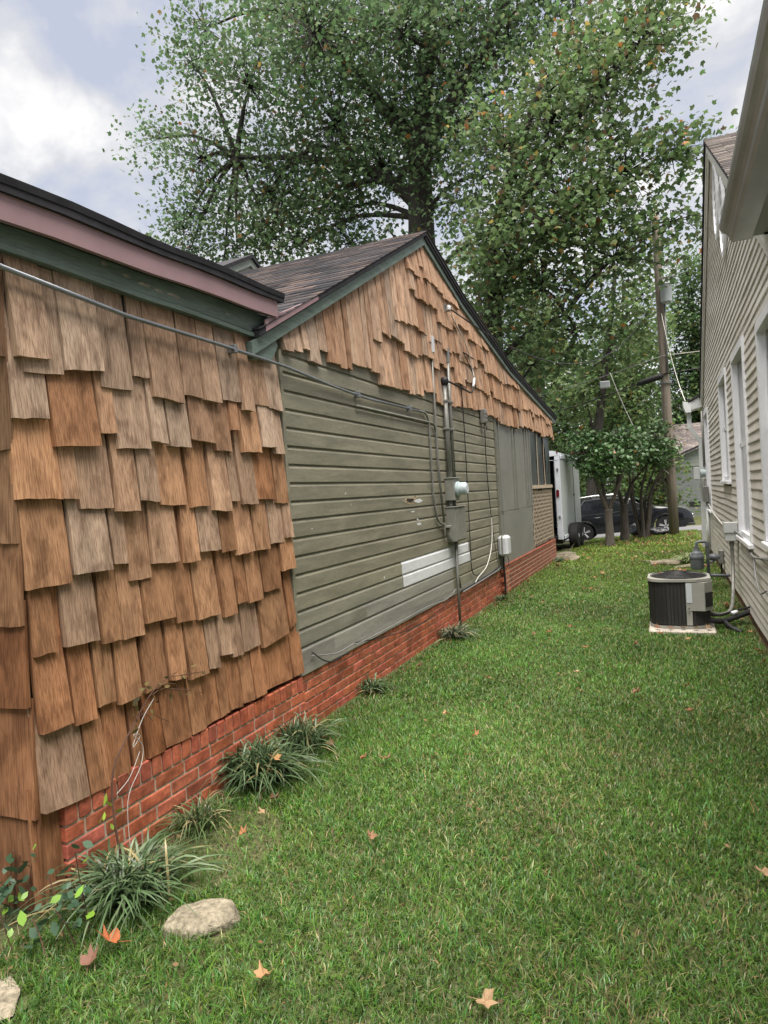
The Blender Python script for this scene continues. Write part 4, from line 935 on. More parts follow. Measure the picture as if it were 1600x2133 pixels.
MB().box(TX+.001, TX+.012, 18.80, 18.83, TZ0+.07, TZ1-.2).build('seam_strip', M['greybox'], tl)
MB().cbox(TX+.002, TX+.03, 18.70, 18.84, 1.30, 1.36, .004).build('door_latch', M['greybox'], tl)
for z in (1.95, .80): MB().cbox(TX-.075, TX-.03, TY0-.018, TY0-.001, z, z+.07, .004).build('hinge', M['galv'], tl)
MB().cbox(TX-.10, TX-.035, TY0-.022, TY0-.002, 1.32, 1.50, .02).build('tail_light', M['redlens'], tl)
MB().cbox(TX-.06, TX-.02, TY0-.02, TY0-.002, TZ1-.04, TZ1-.01, .006).build('marker_light', M['redlens'], tl)
for z in np.linspace(.4, 2.2, 60):
    pass
pf = MB()
for z in np.arange(.42, 2.2, .05): pf.box(TX-.128, TX-.116, TY0+.002, TY0+.02, z, z+.025)
tag(pf.build('perforated_edge', M['trailertrim'], tl), kind='stuff')
fen = MB(); fp = [(17.02, .50), (17.10, .72), (17.35, .80), (18.55, .80), (18.80, .72), (18.88, .50)]
for a, b in zip(fp, fp[1:]): fen.prism([(TX+.002, a[0], a[1]), (TX+.25, a[0], a[1]), (TX+.25, b[0], b[1]), (TX+.002, b[0], b[1])], (0, 0, .012))
def wheel(y, par):
    g = hgt(TX, y); c_ = (TX+.02, y, .325+g)
    w_ = MB().lathe([(.20, 0), (.29, .0), (.318, .02), (.325, .05), (.325, .17), (.318, .20), (.29, .22), (.20, .22)], c_, 'x', 26).build('wheel', M['tyre'], par, smooth=True, auto=40)
    MB().lathe([(.19, 0), (.205, .005), (.20, .03), (.15, .05), (.06, .03), (.05, .06)], (c_[0]+.165, y, c_[2]), 'x', 18).build('rim', M['whitetrim'], w_, smooth=True, auto=40)
wheel(17.55, tl); wheel(18.30, tl)
MB().cbox(TX-1.6, TX-.05, 17.4, 18.5, .20, .33, .02).build('axle_frame', M['black'], tl)
MB().cbox(TX-.3, TX-.02, TY0+.1, TY0+.5, .18, .31, .01).build('rear_bracket', M['black'], tl)
MB().tube([(TX-1.6, 17.55, .325), (TX+.04, 17.55, .325)], .03, 8).build('axle', M['black'], tl)
MB().tube([(TX-1.6, 18.35, .325), (TX+.04, 18.35, .325)], .03, 8).build('axle', M['black'], tl)
MB().lathe([(.05, -.12), (.05, .12)], (TX-1.0, TY1+.6, .25+hgt(-3.5, 21.5)), 'z', 8).build('tongue_jack', M['galv'], tl)
MB().beam((TX-1.0, TY1, .30), (TX-1.0, TY1+1.1, .30), .08, .08).build('tongue', M['black'], tl)

# ------------------------------------------------------------------ SUV on the street
def make_car():
    cx, cy = -3.0, 27.0
    c = thing('parked_suv', 'shiny black parked suv on the street behind the trees', 'suv', (cx+1.42, cy, hgt(cx+1.42, cy)+.012))
    base = wl(c)
    wl_save = Vector((0, 0, 0))
    # local frame: x forward from rear axle
    def prt(b, name, mat, par=c, **k):
        o_ = b.build(name, mat, None, origin=(0, 0, 0), **k); o_.parent = par; o_.location = (-1.42, 0, 0) if par is c else (0, 0, 0); return o_
    xs_ = [-.97, -.93, -.80, -.5, -.42, -.36, -.25, 0, .25, .36, .42, .6, 1.0, 1.6, 2.2, 2.42, 2.49, 2.6, 2.857, 3.1, 3.22, 3.29, 3.5, 3.62, 3.74, 3.79]
    def topz(x):
        P = [(-.97, .95), (-.93, 1.10), (-.75, 1.50), (-.45, 1.60), (.3, 1.655), (1.2, 1.64), (1.7, 1.56), (2.45, 1.13), (2.8, 1.07), (3.3, .98), (3.65, .86), (3.74, .76), (3.79, .62)]
        for (a, za), (b, zb) in zip(P, P[1:]):
            if a <= x <= b: return za+(zb-za)*(x-a)/(b-a)
        return P[-1][1]
    def shoulder(x): return min(topz(x)-.015, .99+.03*(1.5-x)/2 if x < 2.45 else 1.05-.06*(x-2.45))
    def botz(x):
        z_ = .26 if -.85 < x < 3.6 else .34
        for wx in (0, 2.857):
            d = abs(x-wx)
            if d < .42: z_ = max(z_, .33+math.sqrt(max(0, .42**2-d*d))*.98)
        return z_
    b = MB(); SEC = []
    for x in xs_:
        zt, zs, zb = topz(x), shoulder(x), botz(x); ew = 1.0 if x < 3.3 else 1-.28*((x-3.3)/.5)**2
        if x < -.8: ew = .93
        rf_ = .62 if zt-zs > .25 else .80
        mid = zb+(zs-zb)*.5
        half = [(.87, zb), (.915, zb+(zs-zb)*.25), (.92, mid), (.90, zb+(zs-zb)*.82), (.865, zs), (.865-(.865-rf_)*.55, zs+(zt-zs)*.6), (rf_, zt-.035), (rf_*.8, zt-.008), (0, zt)]
        SEC.append([(x, -y*ew, z) for y, z in half]+[(x, y*ew, z) for y, z in half[-2::-1]])
    nn = len(SEC[0]); V = [p for s_ in SEC for p in s_]; F = []
    for i in range(len(SEC)-1):
        for j in range(nn-1): F.append((i*nn+j, (i+1)*nn+j, (i+1)*nn+j+1, i*nn+j+1))
        F.append((i*nn+nn-1, (i+1)*nn+nn-1, (i+1)*nn, i*nn))
    F += [tuple(range(nn)), tuple(range((len(SEC)-1)*nn, len(SEC)*nn))[::-1]]
    b.add(V, F); prt(b, 'body', M['carpaint'], smooth=True, auto=35)
    def side_y(x, z):
        zt, zs = topz(x), shoulder(x); t = max(0, min(1, (z-zs)/max(.01, zt-.035-zs)))
        if t < .6/.94: y = .865-(.865-.62)*.55*(t/(.6/.94))
        else: y = .865-(.865-.62)*(.55+.45*(t-.638)/.362)
        return y+.004
    def glass(pts, name, mat, s=-1, e=.0):
        b_ = MB(); fr = [(x, s*(side_y(x, z)+e), z) for x, z in pts]
        b_.prism(fr if s > 0 else fr[::-1], (0, s*.004, 0)); return prt(b_, name, M[mat])
    for s in (-1, 1):
        glass([(.62, 1.03), (1.55, 1.05), (1.42, 1.50), (.62, 1.55)], 'side_window', 'carglass', s)
        glass([(-.28, 1.02), (.56, 1.03), (.56, 1.55), (.10, 1.53), (-.20, 1.17)], 'side_window', 'carglass', s)
        glass([(1.62, 1.06), (2.28, 1.10), (1.70, 1.44)], 'side_window', 'carglass', s)
        glass([(-.80, 1.10), (-.30, 1.32), (-.05, 1.52), (-.66, 1.50)], 'quarter_window', 'carglass', s)
        # chrome window surround
        ch = MB(); loop = [(-.30, 1.00), (.6, 1.01), (1.6, 1.035), (2.34, 1.09)]
        for (xa, za), (xb, zb) in zip(loop, loop[1:]): ch.beam((xa, s*(side_y(xa, za)+.006), za), (xb, s*(side_y(xb, zb)+.006), zb), .012, .024)
        loop = [(-.30, 1.00), (-.22, 1.18), (.09, 1.55), (.7, 1.575), (1.45, 1.52), (2.34, 1.09)]
        for (xa, za), (xb, zb) in zip(loop, loop[1:]): ch.beam((xa, s*(side_y(xa, min(za, topz(xa)-.05))+.006), za), (xb, s*(side_y(xb, min(zb, topz(xb)-.05))+.006), zb), .012, .022)
        prt(ch, 'chrome_trim', M['chrome'])
        rl = MB(); rl.tube([(-.55, s*.58, 1.60), (-.4, s*.58, 1.66), (.4, s*.58, 1.70), (1.1, s*.58, 1.68), (1.35, s*.58, 1.63)], .018, 6); prt(rl, 'roof_rail', M['chrome'], smooth=True)
        for xh in (.45, 1.42): prt(MB().cbox(xh, xh+.20, s*.915 if s > 0 else -.94, .94 if s > 0 else -.915, .86, .89, .008), 'door_handle', M['carpaint'])
        for xl in (.58, 1.58): prt(MB().box(xl, xl+.006, s*.905 if s > 0 else -.9225, .9225 if s > 0 else -.905, .34, .98), 'door_seam', M['interior'])
        mr = MB(); mr.cbox(2.05, 2.22, s*.90 if s > 0 else -1.08, 1.08 if s > 0 else -.90, 1.06, 1.20, .03); prt(mr, 'mirror', M['carpaint'])
        hl = MB(); hl.prism([(3.18, s*.865, .92), (3.46, s*.80, .83), (3.60, s*.70, .70), (3.40, s*.85, .70), (3.24, s*.885, .80)], (.03, s*.02, .0)); prt(hl, 'headlight', M['headlamp'])
        fl = MB(); fl.lathe([(.07, 0), (.07, .03)], (3.62, s*.66, .42), 'x', 12); prt(fl, 'fog_light', M['headlamp'])
        ar = MB()
        for wx in (0, 2.857):
            pts = [(wx+.45*math.cos(R(t)), s*.922, .35+.45*math.sin(R(t))) for t in range(15, 170, 12)]
            ar.tube(pts, .012, 5)
        prt(ar, 'wheel_arch_lip', M['carpaint'], smooth=True)
    ws = MB(); ws.poly([(1.78, -.64, 1.535), (2.42, -.80, 1.155), (2.42, .80, 1.155), (1.78, .64, 1.535)]); prt(ws, 'windshield', M['windshield'])
    gr_ = MB(); gr_.cbox(3.70, 3.80, -.55, .55, .66, .69, .006); gr_.cbox(3.72, 3.81, -.5, .5, .55, .58, .006); prt(gr_, 'grille_bar', M['chrome'])
    lp = MB(); lp.cbox(3.45, 3.83, -.80, .80, .30, .38, .02); prt(lp, 'front_lip', M['black'])
    for wx in (0, 2.857):
        for s in (-1, 1):
            wb = MB(); wb.lathe([(.235, -.11), (.325, -.11), (.345, -.09), (.35, -.05), (.35, .05), (.345, .09), (.325, .11), (.235, .11)], (wx, s*.80, .35), 'y', 28)
            wo = prt(wb, 'wheel', M['tyre'], smooth=True, auto=40)
            rb_ = MB(); rb_.lathe([(.235, -.08), (.24, .10), (.225, .105), (.21, .03), (.0, .03)], (wx, s*.80, .35), 'y', 28, caps=False)
            if s < 0: rb_.v = [(x, 2*(-.80)-y, z) for x, y, z in rb_.v]
            prt(rb_, 'rim', M['acdark'], wo, smooth=True, auto=40)
            sp_ = MB()
            for a in range(5):
                for d in (-9, 9):
                    t = R(90+72*a+d); t2 = R(90+72*a+d*.75)
                    sp_.beam((wx+.03*math.cos(t), s*.885, .35+.03*math.sin(t)), (wx+.225*math.cos(t2), s*.90, .35+.225*math.sin(t2)), .03, .055, (0, 1, 0))
            sp_.lathe([(.06, -.01), (.06, .015)], (wx, s*.885, .35), 'y', 12)
            sp_.tube([(wx+.228*math.cos(2*math.pi*k_/24), s*.90, .35+.228*math.sin(2*math.pi*k_/24)) for k_ in range(25)], .012, 5)
            prt(sp_, 'spokes', M['rim'], wo)
    c.rotation_euler = (0, -R(3.4), 0)
    return c
make_car()

# ------------------------------------------------------------------ street things
ZP = hgt(.08, 21.1)
up_ = thing('utility_pole', 'tall weathered wooden utility pole with grey transformer at the lawn edge', 'utility pole', (.08, 21.1, ZP))
MB().tube([(.08, 21.1, ZP-.1), (.06, 21.1, 2.2), (.03, 21.1, 5), (0, 21.1, 8.5), (-.01, 21.1, 9.4)], [.138, .132, .12, .108, .10], 16).build('shaft', M['pole'], up_, smooth=True)
MB().lathe([(.12, 0), (.15, .03), (.15, .50), (.16, .52), (.14, .56), (.05, .60)], (.18, 20.84, 6.60), 'z', 18).build('transformer', M['tank'], up_, smooth=True, auto=40)
MB().beam((.03, 20.98, 7.35), (.45, 20.98, 7.35), .05, .05).build('bracket', M['galv'], up_)
MB().tube([(.12, 20.96, 4.6), (.12, 20.95, 6.6)], .03, 8).build('riser_guard', M['galv'], up_, smooth=True)
MB().lathe([(.17, 0), (.17, .05)], (.045, 21.1, 4.35), 'z', 14).build('band', M['galv'], up_)
def wire(label, p, q_, sag, r, mat): return tag(MB().tube(catenary(p, q_, sag), r, 5).build('overhead_wire', M[mat], smooth=True), label, 'wire')
wire('service wire sagging from the gable insulator to the pole', (XF+.07, 7.6, 3.74), (.0, 21.0, 7.2), 1.35, .009, 'cable')
wire('lower service wire from gable clamp crossing below the first', (XF+.06, 8.14, 3.32), (-3.2, 24, 4.35), .12, .008, 'cable')
wire('thick black phone bundle crossing the street trees at the pole', (-9, 21.3, 3.35), (.02, 20.95, 4.62), .35, .020, 'cable')
wire('black phone bundle running from pole past the vinyl house', (.02, 20.95, 4.62), (7, 21.0, 5.3), .1, .020, 'cable')
wire('thin grey line carrying the small pale box', (-9, 21.3, 4.05), (.02, 20.95, 5.15), .30, .010, 'greycable')
wire('pale thin wire from pole toward the vinyl roof', (.02, 20.95, 5.15), (6, 21, 5.35), .08, .010, 'whitecable')
wire('pale drop wire from pole top to the eave of the vinyl house', (.03, 20.9, 6.35), (.40, 15.6, 3.22), .25, .008, 'whitecable')
wire('pale slack wire hanging from the line beside the pole', (-1.45, 21.0, 4.85), (.02, 20.93, 1.75), .45, .012, 'whitecable')
tb = MB().cbox(-1.75, -1.47, 20.95, 21.10, 4.42, 4.62, .015).build('cable_box', M['whitedown']); tag(tb, 'small pale box on the overhead line', 'cable box')
tb = MB().tube([(-.72, 21.0, 4.42), (-.60, 21.0, 4.44), (-.10, 20.97, 4.56), (-.02, 20.96, 4.59)], [.05, .085, .085, .05], 10).build('splice_case', M['black'], smooth=True); tag(tb, 'black tubular splice case on the phone bundle by the pole', 'splice case')
# rubbish bags
def blob(name, label, c_, r3, mat, seed, cat='bag', group=None):
    rr_ = np.random.default_rng(seed); b = MB(); nu, nv = 16, 10; V = []
    ph = rr_.uniform(0, 6.3, 8)
    for j in range(nv+1):
        v_ = math.pi*j/nv
        for i in range(nu):
            u_ = 2*math.pi*i/nu; k_ = 1+.16*math.sin(3*u_+ph[0]+2*v_)+.12*math.sin(5*u_+ph[1]-3*v_)+.09*math.sin(7*v_+ph[2]+2*u_)
            V.append((c_[0]+r3[0]*k_*math.sin(v_)*math.cos(u_), c_[1]+r3[1]*k_*math.sin(v_)*math.sin(u_), c_[2]+r3[2]*(math.cos(v_)*k_+.8)))
    F = [(j*nu+i, j*nu+(i+1) % nu, (j+1)*nu+(i+1) % nu, (j+1)*nu+i) for j in range(nv) for i in range(nu)]
    b.add(V, F); o_ = b.build(name, M[mat], smooth=True); return tag(o_, label, cat, group)
blob('rubbish_bag', 'crumpled grey black rubbish bag standing by the shrub trunk', (-.92, 21.6, hgt(-.9, 21.6)), (.24, .2, .22), 'bag', 1)
blob('rubbish_bag', 'long low black rubbish bag lying at the pole base', (-.40, 21.5, hgt(-.4, 21.5)), (.40, .22, .12), 'bag', 2)
blob('plastic_bag', 'bright blue plastic bag between the black rubbish bags', (-.80, 21.32, hgt(-.8, 21.3)), (.09, .07, .10), 'bluebag', 3)

# grey brick house across the street
gh = thing('street_house', 'grey painted brick house across the street with brown roof', 'house', (2.2, 41, hgt(2, 40)))
gz = hgt(2, 40)-.05
MB().box(.25, 7.5, 38.0, 44, gz, 2.22).build('brick_wall', M['greybrick'], gh)
MB().prism([(.2, 37.99, 2.22), (7.6, 37.99, 2.22), (7.6, 37.99, 3.4), (3.9, 37.99, 4.1), (.2, 37.99, 2.62)], (0, 5.5, 0)).build('gable_siding', M['greysiding'], gh)
for z in (2.22, 2.40, 2.58): MB().box(.2, 6, 37.965, 37.985, z, z+.165).build('siding_board', M['greysiding'], gh)
MB().beam((-.05, 37.85, 2.58), (3.95, 37.85, 4.22), .35, .10).build('gable_rake', M['roofdark'], gh)
rf2 = MB(); rf2.prism([(-.6, 38.1, 2.55), (-.6, 42.5, 4.75), (-.6, 42.5, 4.65), (-.6, 38.1, 2.45)], (9, 0, 0)); rf3 = rf2.build('main_roof', M['roofdark'], gh)
roof_tabs((38.1, 2.556), (42.5, 4.756), -.6, 8.4, .2, .4, 'roof_tabs', rf3, [(.20, .17, .16), (.24, .205, .19), (.16, .14, .135)])
MB().box(.9, 1.45, 37.96, 37.99, .15, .38).build('foundation_vent', M['interior'], gh)
gb = MB()
zz = gz+.02; r_ = 0
while zz < 2.15:
    xx = .26-(.1 if r_ % 2 else 0)
    while xx < 3.6:
        gb.box(max(xx, .26), xx+.20, 37.985, 37.999, zz, zz+.058); xx += .212
    zz += .07; r_ += 1
tag(gb.build('brick_courses', M['greybrick'], gh), kind='stuff')

# ------------------------------------------------------------------ foliage
LEAF = np.array([(0, -.45, 0), (.30, -.40, -.05), (.50, .02, -.10), (.20, .10, -.01), (0, .55, -.06), (-.20, .10, -.01), (-.50, .02, -.10), (-.30, -.40, -.05)])
OVAL = np.array([(0, -.5, 0), (.20, -.22, -.04), (.24, .1, -.05), (0, .52, -.03), (-.24, .1, -.05), (-.20, -.22, -.04)])
def leaves(pos, size, cols, shape=LEAF, up=.55, droop=.0):
    n = len(pos); k = len(shape)
    nrm = rng.normal(size=(n, 3)); nrm /= np.linalg.norm(nrm, axis=1)[:, None]; nrm[:, 2] = np.abs(nrm[:, 2])*(1-up)+up; nrm /= np.linalg.norm(nrm, axis=1)[:, None]
    t = rng.normal(size=(n, 3)); t[:, 2] -= droop; t -= nrm*np.sum(t*nrm, 1)[:, None]; t /= np.linalg.norm(t, axis=1)[:, None]
    b = np.cross(nrm, t); s = (size*rng.uniform(.6, 1.25, n))[:, None, None]
    V = pos[:, None, :]+s*(shape[None, :, 0:1]*b[:, None, :]+shape[None, :, 1:2]*t[:, None, :]+shape[None, :, 2:3]*nrm[:, None, :])
    cnt = np.full(n, k); idx = np.arange(n*k); cv = np.repeat(cols[:, None, :], k, 1).reshape(-1, 3)
    return V.reshape(-1, 3), cnt, idx, cv
def palette(n, base, var=.25, special=(), hue=.12):
    c_ = np.array(base)[None, :]*rng.uniform(1-var, 1+var, (n, 1))*rng.uniform(1-hue, 1+hue, (n, 3)); u = rng.uniform(size=n); a = 0
    for p, col in special:
        k = (u >= a) & (u < a+p); c_[k] = np.array(col)*rng.uniform(.7, 1.2, (k.sum(), 1)); a += p
    return c_
def clumped(lobes, per, sig, ysq=1.0, nclump=26):
    P, Cn = [], []
    for (x, y, z_, r_) in lobes:
        nc = max(4, int(nclump*r_*r_)); d = rng.normal(size=(nc, 3)); d /= np.linalg.norm(d, axis=1)[:, None]
        cc = np.array([x, y, z_])+d*(r_*rng.uniform(.25, 1.12, nc)**.6)[:, None]*np.array([1, ysq, .9]); Cn += [((x, y, z_), tuple(q_)) for q_ in cc]
        g = np.clip(rng.normal(size=(nc, per, 3)), -1.6, 1.6)*sig*np.array([1.25, 1.25, .8]); P.append((cc[:, None, :]+g).reshape(-1, 3))
    return np.concatenate(P), Cn
def tree(name, label, base, trunk, rads, lobes, per, sig, lsize, base_col, special=(), group=None, nclump=26, ysq=1.0, mat='leaf', shape=LEAF, bark='bark', droop=.0, twigs=True, forks=(), up=.5, var=.3, brad=.07):
    t = thing(name, label, 'tree', base, group)
    b = MB(); b.tube(smoothpath(trunk, 4), list(np.interp(np.linspace(0, 1, (len(trunk)-1)*4+1), np.linspace(0, 1, len(rads)), rads)), 14)
    for f_pts, f_r in forks: b.tube(smoothpath(f_pts, 4), list(np.interp(np.linspace(0, 1, (len(f_pts)-1)*4+1), np.linspace(0, 1, len(f_r)), f_r)), 9)
    P, Cn = clumped(lobes, per, sig, ysq, nclump)
    skel = [Vector(p) for p in trunk[1:]]+[Vector(p) for f_pts, _ in forks for p in f_pts[1:]]
    for (x, y, z_, r_) in lobes:      # a limb to every lobe
        c_ = Vector((x, y, z_)); s_ = min(skel, key=lambda v_: (v_-c_).length+(2 if v_.z > c_.z else 0)); mid = s_.lerp(c_, .5)+Vector((0, 0, .12*(c_-s_).length))
        if (c_-s_).length > .2: b.tube(smoothpath([s_, mid, c_], 3), list(np.linspace(brad*min(1.2, .5+r_*.4), .02, 7)), 6)
    if twigs:
        for i, (a, c_) in enumerate(Cn):
            a, c_ = Vector(a), Vector(c_); mid = a.lerp(c_, .5)+Vector((rnd.uniform(-.1, .1), rnd.uniform(-.1, .1), rnd.uniform(0, .15))); b.tube([a, mid, c_], [.016, .011, .005], 3)
    b.build('trunk', M[bark], t, smooth=True)
    V, cnt, idx, cv = leaves(P, lsize, palette(len(P), base_col, var, special), shape, up, droop)
    colored_mesh('crown', V, cnt, idx, cv, M[mat], t, origin=base); return t
AUT = ((.003, (.34, .14, .04)), (.004, (.34, .24, .07)), (.02, (.15, .10, .05)))
L1 = [(-14.85, 20.0, 14.1, 1.81), (-16.73, 20.0, 15.28, .91), (-12.65, 20.0, 16.0, 2.27), (-14.29, 20.0, 18.5, 1.36), (-10.13, 20.0, 16.83, 2.42), (-7.58, 20.0, 16.31, 2.27), (-5.24, 20.0, 15.83, 2.12), (-9.45, 20.0, 13.82, 2.27), (-12.15, 20.0, 12.27, 1.66), (-14.8, 20.0, 12.2, 1.36), (-7.86, 20.0, 12.03, 1.66), (-5.36, 20.0, 13.86, 2.27), (-9.64, 20.0, 11.06, 1.36), (-12.27, 20.0, 10.66, 1.06), (-15.9, 20.0, 11.76, .91), (-15.0, 20.0, 17.55, 1.06),
      (-11.5, 21, 19, 2.2), (-8.2, 21, 19.5, 2.4), (-5, 21, 18.8, 2.4), (-3.2, 20.5, 16.5, 1.9), (-10.8, 22.5, 14.5, 2.0), (-7.2, 22.5, 14.2, 2.0), (-13, 22, 14, 1.8), (-9, 18, 15.4, 1.8), (-6.3, 18.2, 14.6, 1.7), (-15.6, 20, 11.0, 1.1), (-13.6, 20, 10.7, 1.3), (-11.2, 20, 10.2, 1.3), (-9.2, 20, 9.9, 1.1), (-13, 21, 11.6, 1.5), (-10.5, 21, 11.9, 1.5), (-14.6, 20.5, 10.0, .9), (-8.6, 19.4, 11.4, 1.0), (-6.0, 19.2, 11.6, 1.1), (-5.4, 19.5, 10.2, 1.0), (-7.2, 19.2, 13.2, 1.2), (-7.4, 18.8, 9.6, .5), (-4.9, 19, 12.2, 1.2), (-4.5, 19, 10.6, 1.0), (-4.4, 19.2, 8.9, .9), (-3.6, 19.5, 14.2, 1.5), (-1.8, 20, 15.4, 1.5)]
tree('sycamore_tree', 'huge dark trunked tree with broad green crown behind the shingled roof', (-6.72, 20, 0), [(-6.72, 20, -.2), (-6.72, 20, 4), (-6.75, 20, 8), (-6.72, 20, 10.2), (-6.6, 20, 12.5), (-6.3, 20.2, 15), (-5.9, 20.4, 18)], [.62, .5, .46, .40, .34, .24, .12], L1, 24, .44, .148, (.108, .172, .080), AUT, nclump=17, brad=.10, droop=.6,
     forks=[([(-6.73, 20, 10.5), (-7.5, 19.9, 11.4), (-8.8, 20, 12.3), (-11, 20.2, 13.2), (-13.5, 20.2, 13.9)], [.22, .2, .16, .1, .04]), ([(-6.7, 20, 12), (-7.8, 20.2, 14), (-9.2, 20.5, 16), (-10.5, 20.6, 18)], [.24, .18, .12, .06]), ([(-6.6, 20, 12.3), (-5.2, 19.8, 13.6), (-4.0, 19.7, 15), (-3.2, 19.8, 17.5)], [.26, .22, .16, .08])])
L2 = [(-3.51, 17.5, 10.5, 1.38), (-2.27, 17.5, 10.78, 1.64), (-1.09, 17.5, 11.27, 1.38), (-.18, 17.5, 12.0, 1.13), (.47, 17.5, 12.36, .63), (-2.03, 17.5, 8.69, 1.89), (-.65, 17.5, 9.07, 1.38), (-3.51, 17.5, 8.28, 1.38), (.43, 17.5, 9.14, .85), (-.97, 17.5, 7.05, 1.4), (-2.73, 17.5, 6.66, 1.45), (-3.98, 17.5, 6.63, .88), (-1.96, 17.5, 5.44, 1.0), (-3.08, 17.5, 4.75, .9), (.36, 17.5, 7.69, .85), (.75, 17.5, 9.39, .45), (-2.75, 17.3, 3.45, .30), (-3.4, 16.6, 7.3, 1.0), (-2.4, 16.4, 7.9, 1.1), (-1.4, 16.6, 8.2, 1.0), (-2.5, 19, 12.3, 1.7), (-1.0, 19, 13.2, 1.5), (.2, 18, 13.6, .9), (-4.2, 17.2, 5.4, .7)]
tree('maple_tree', 'closer broad-leaved tree with orange flecks drooping over the porch end', (-4.2, 18.2, 0), [(-4.2, 18.2, -.1), (-4.18, 18.1, 3), (-4.13, 17.9, 6.3), (-4.0, 17.8, 8), (-3.3, 17.6, 10), (-2.4, 17.6, 12)], [.30, .26, .22, .18, .12, .06], L2, 26, .34, .148, (.118, .18, .074), ((.010, (.36, .16, .05)), (.014, (.36, .27, .08)), (.03, (.17, .12, .07))), nclump=20, droop=.9,
     forks=[([(-4.1, 17.9, 6.6), (-3.0, 17.5, 7.6), (-1.8, 17.4, 8.4), (-.4, 17.4, 8.8)], [.14, .11, .08, .03]), ([(-3.9, 17.8, 8.2), (-2.6, 17.6, 9.6), (-1.2, 17.6, 11.2), (0, 17.6, 12.2)], [.13, .1, .06, .03]), ([(-4.12, 18, 5), (-3.2, 17.6, 5.6), (-2.2, 17.5, 5.9)], [.09, .06, .02])], brad=.05)
# clipped small trees on the lawn
def mushroom(label, base, rads_xyz, n_forks, col, per, seed, lsz=.085, h0=.95, trunk_r=.10, bark='barkpale', hi=3.0):
    cx, cy, cz, rx, ry, rz_ = rads_xyz
    lobes = []
    rr_ = random.Random(seed)
    for i in range(16):
        a = rr_.uniform(0, 6.28); q_ = math.sqrt(rr_.random())*.75; lobes.append((cx+rx*q_*math.cos(a), cy+ry*q_*math.sin(a), cz+rz_*(rr_.uniform(-.35, .45))*(1-q_*.6), rr_.uniform(.30, .48)*rx))
    for i in range(9): lobes.append((cx+rr_.uniform(-.7, .7)*rx, cy+rr_.uniform(-.5, .5)*ry, cz+rz_*rr_.uniform(.55, .85), .16))
    bx, by, bz = base
    forks = []
    for i in range(n_forks):
        a = 2*math.pi*i/n_forks+rr_.uniform(-.3, .3); forks.append(([(bx, by, bz+h0*.92), (bx+.14*math.cos(a), by+.14*math.sin(a), bz+h0+.22), (bx+.30*math.cos(a), by+.3*math.sin(a), bz+h0+.6), (cx+.55*rx*math.cos(a), cy+.55*ry*math.sin(a), cz-.1)], [trunk_r*.62, trunk_r*.5, trunk_r*.4, .02]))
    return tree('clipped_tree', label, base, [(bx, by, bz-.1), (bx+.02, by, bz+.35), (bx+.01, by, bz+.7), (bx+.02, by, bz+h0)], [trunk_r*1.35, trunk_r*1.02, trunk_r*.95, trunk_r*1.05], lobes, per, .10, lsz, col, ((.008, (.25, .10, .03)),), nclump=95, mat='gloss', shape=OVAL*np.array([1.25, 1, 1]), bark=bark, forks=forks, up=.45, brad=.03, var=.38)
mushroom('clipped small tree with smooth forked trunk and glossy domed crown', (-1.44, 17.6, hgt(-1.44, 17.6)), (-1.48, 17.9, 2.25, .98, 1.0, .74), 3, (.082, .158, .055), 26, 5, lsz=.105)
mushroom('second clipped glossy tree standing just behind the first trunk', (-1.22, 20.0, hgt(-1.22, 20)), (-.86, 19.8, 2.38, 1.02, 1.0, .76), 3, (.080, .152, .053), 24, 6, lsz=.105, trunk_r=.115, h0=1.05)
# shrub with several crooked stems
sb_b = (-.75, 20.9, hgt(-.75, 20.9))
fk = []
for i, a in enumerate((0.2, 1.2, 2.4, 3.6, 4.7, 5.6)):
    fk.append(([(sb_b[0]+.07*math.cos(a), sb_b[1]+.07*math.sin(a), sb_b[2]-.05), (sb_b[0]+.20*math.cos(a), sb_b[1]+.12*math.sin(a), sb_b[2]+.6), (sb_b[0]+.32*math.cos(a), sb_b[1]+.2*math.sin(a), sb_b[2]+1.3), (sb_b[0]+.25+.6*math.cos(a), sb_b[1]+.4*math.sin(a), sb_b[2]+2.2)], [.075, .05, .04, .015]))
tree('shrub_tree', 'pale green many-stemmed shrub beside the utility pole', sb_b, [(sb_b[0], sb_b[1], sb_b[2]-.1), (sb_b[0], sb_b[1], sb_b[2]+.5), (sb_b[0]+.1, sb_b[1], sb_b[2]+1.2)], [.12, .08, .05], [(-.3, 20.9, 2.75, .45), (-.05, 20.8, 2.5, .4), (.0, 20.9, 2.05, .35), (-.45, 21.1, 2.3, .5), (-.2, 21, 3.05, .3), (-.35, 20.9, 1.3, .22), (-.1, 21.1, 1.55, .25)], 14, .09, .085, (.085, .130, .035), ((.03, (.3, .2, .04)),), nclump=80, mat='gloss', shape=OVAL, bark='barkpale', forks=fk, up=.35, brad=.02)

# the wood across the street: single trees
def wood(x, y, h, r_, col, seed, label, trunk_r=.2, lean=0.0, low=.35, n=9, per=30, lsz=.22):
    rr_ = random.Random(seed); g = hgt(x, y); lobes = []
    for i in range(n):
        t = low+(1-low)*i/(n-1); a = rr_.uniform(0, 6.28); q_ = rr_.uniform(.1, .7)*r_*(1-.35*t)
        lobes.append((x+lean*t*h+q_*math.cos(a), y+q_*math.sin(a), g+h*t, r_*rr_.uniform(.42, .62)*(1.15-.4*t)))
    tr = [(x, y, g-.2), (x+lean*h*.3, y, g+h*.3), (x+lean*h*.6, y, g+h*.6), (x+lean*h*.9, y, g+h*.9)]
    tree('woodland_tree', label, (x, y, g), tr, [trunk_r*1.2, trunk_r, trunk_r*.75, .05], lobes, per, .42, lsz, col, ((.02, (.22, .18, .05)),), group=None, nclump=9, droop=.4, bark='bark', var=.35, brad=.07)
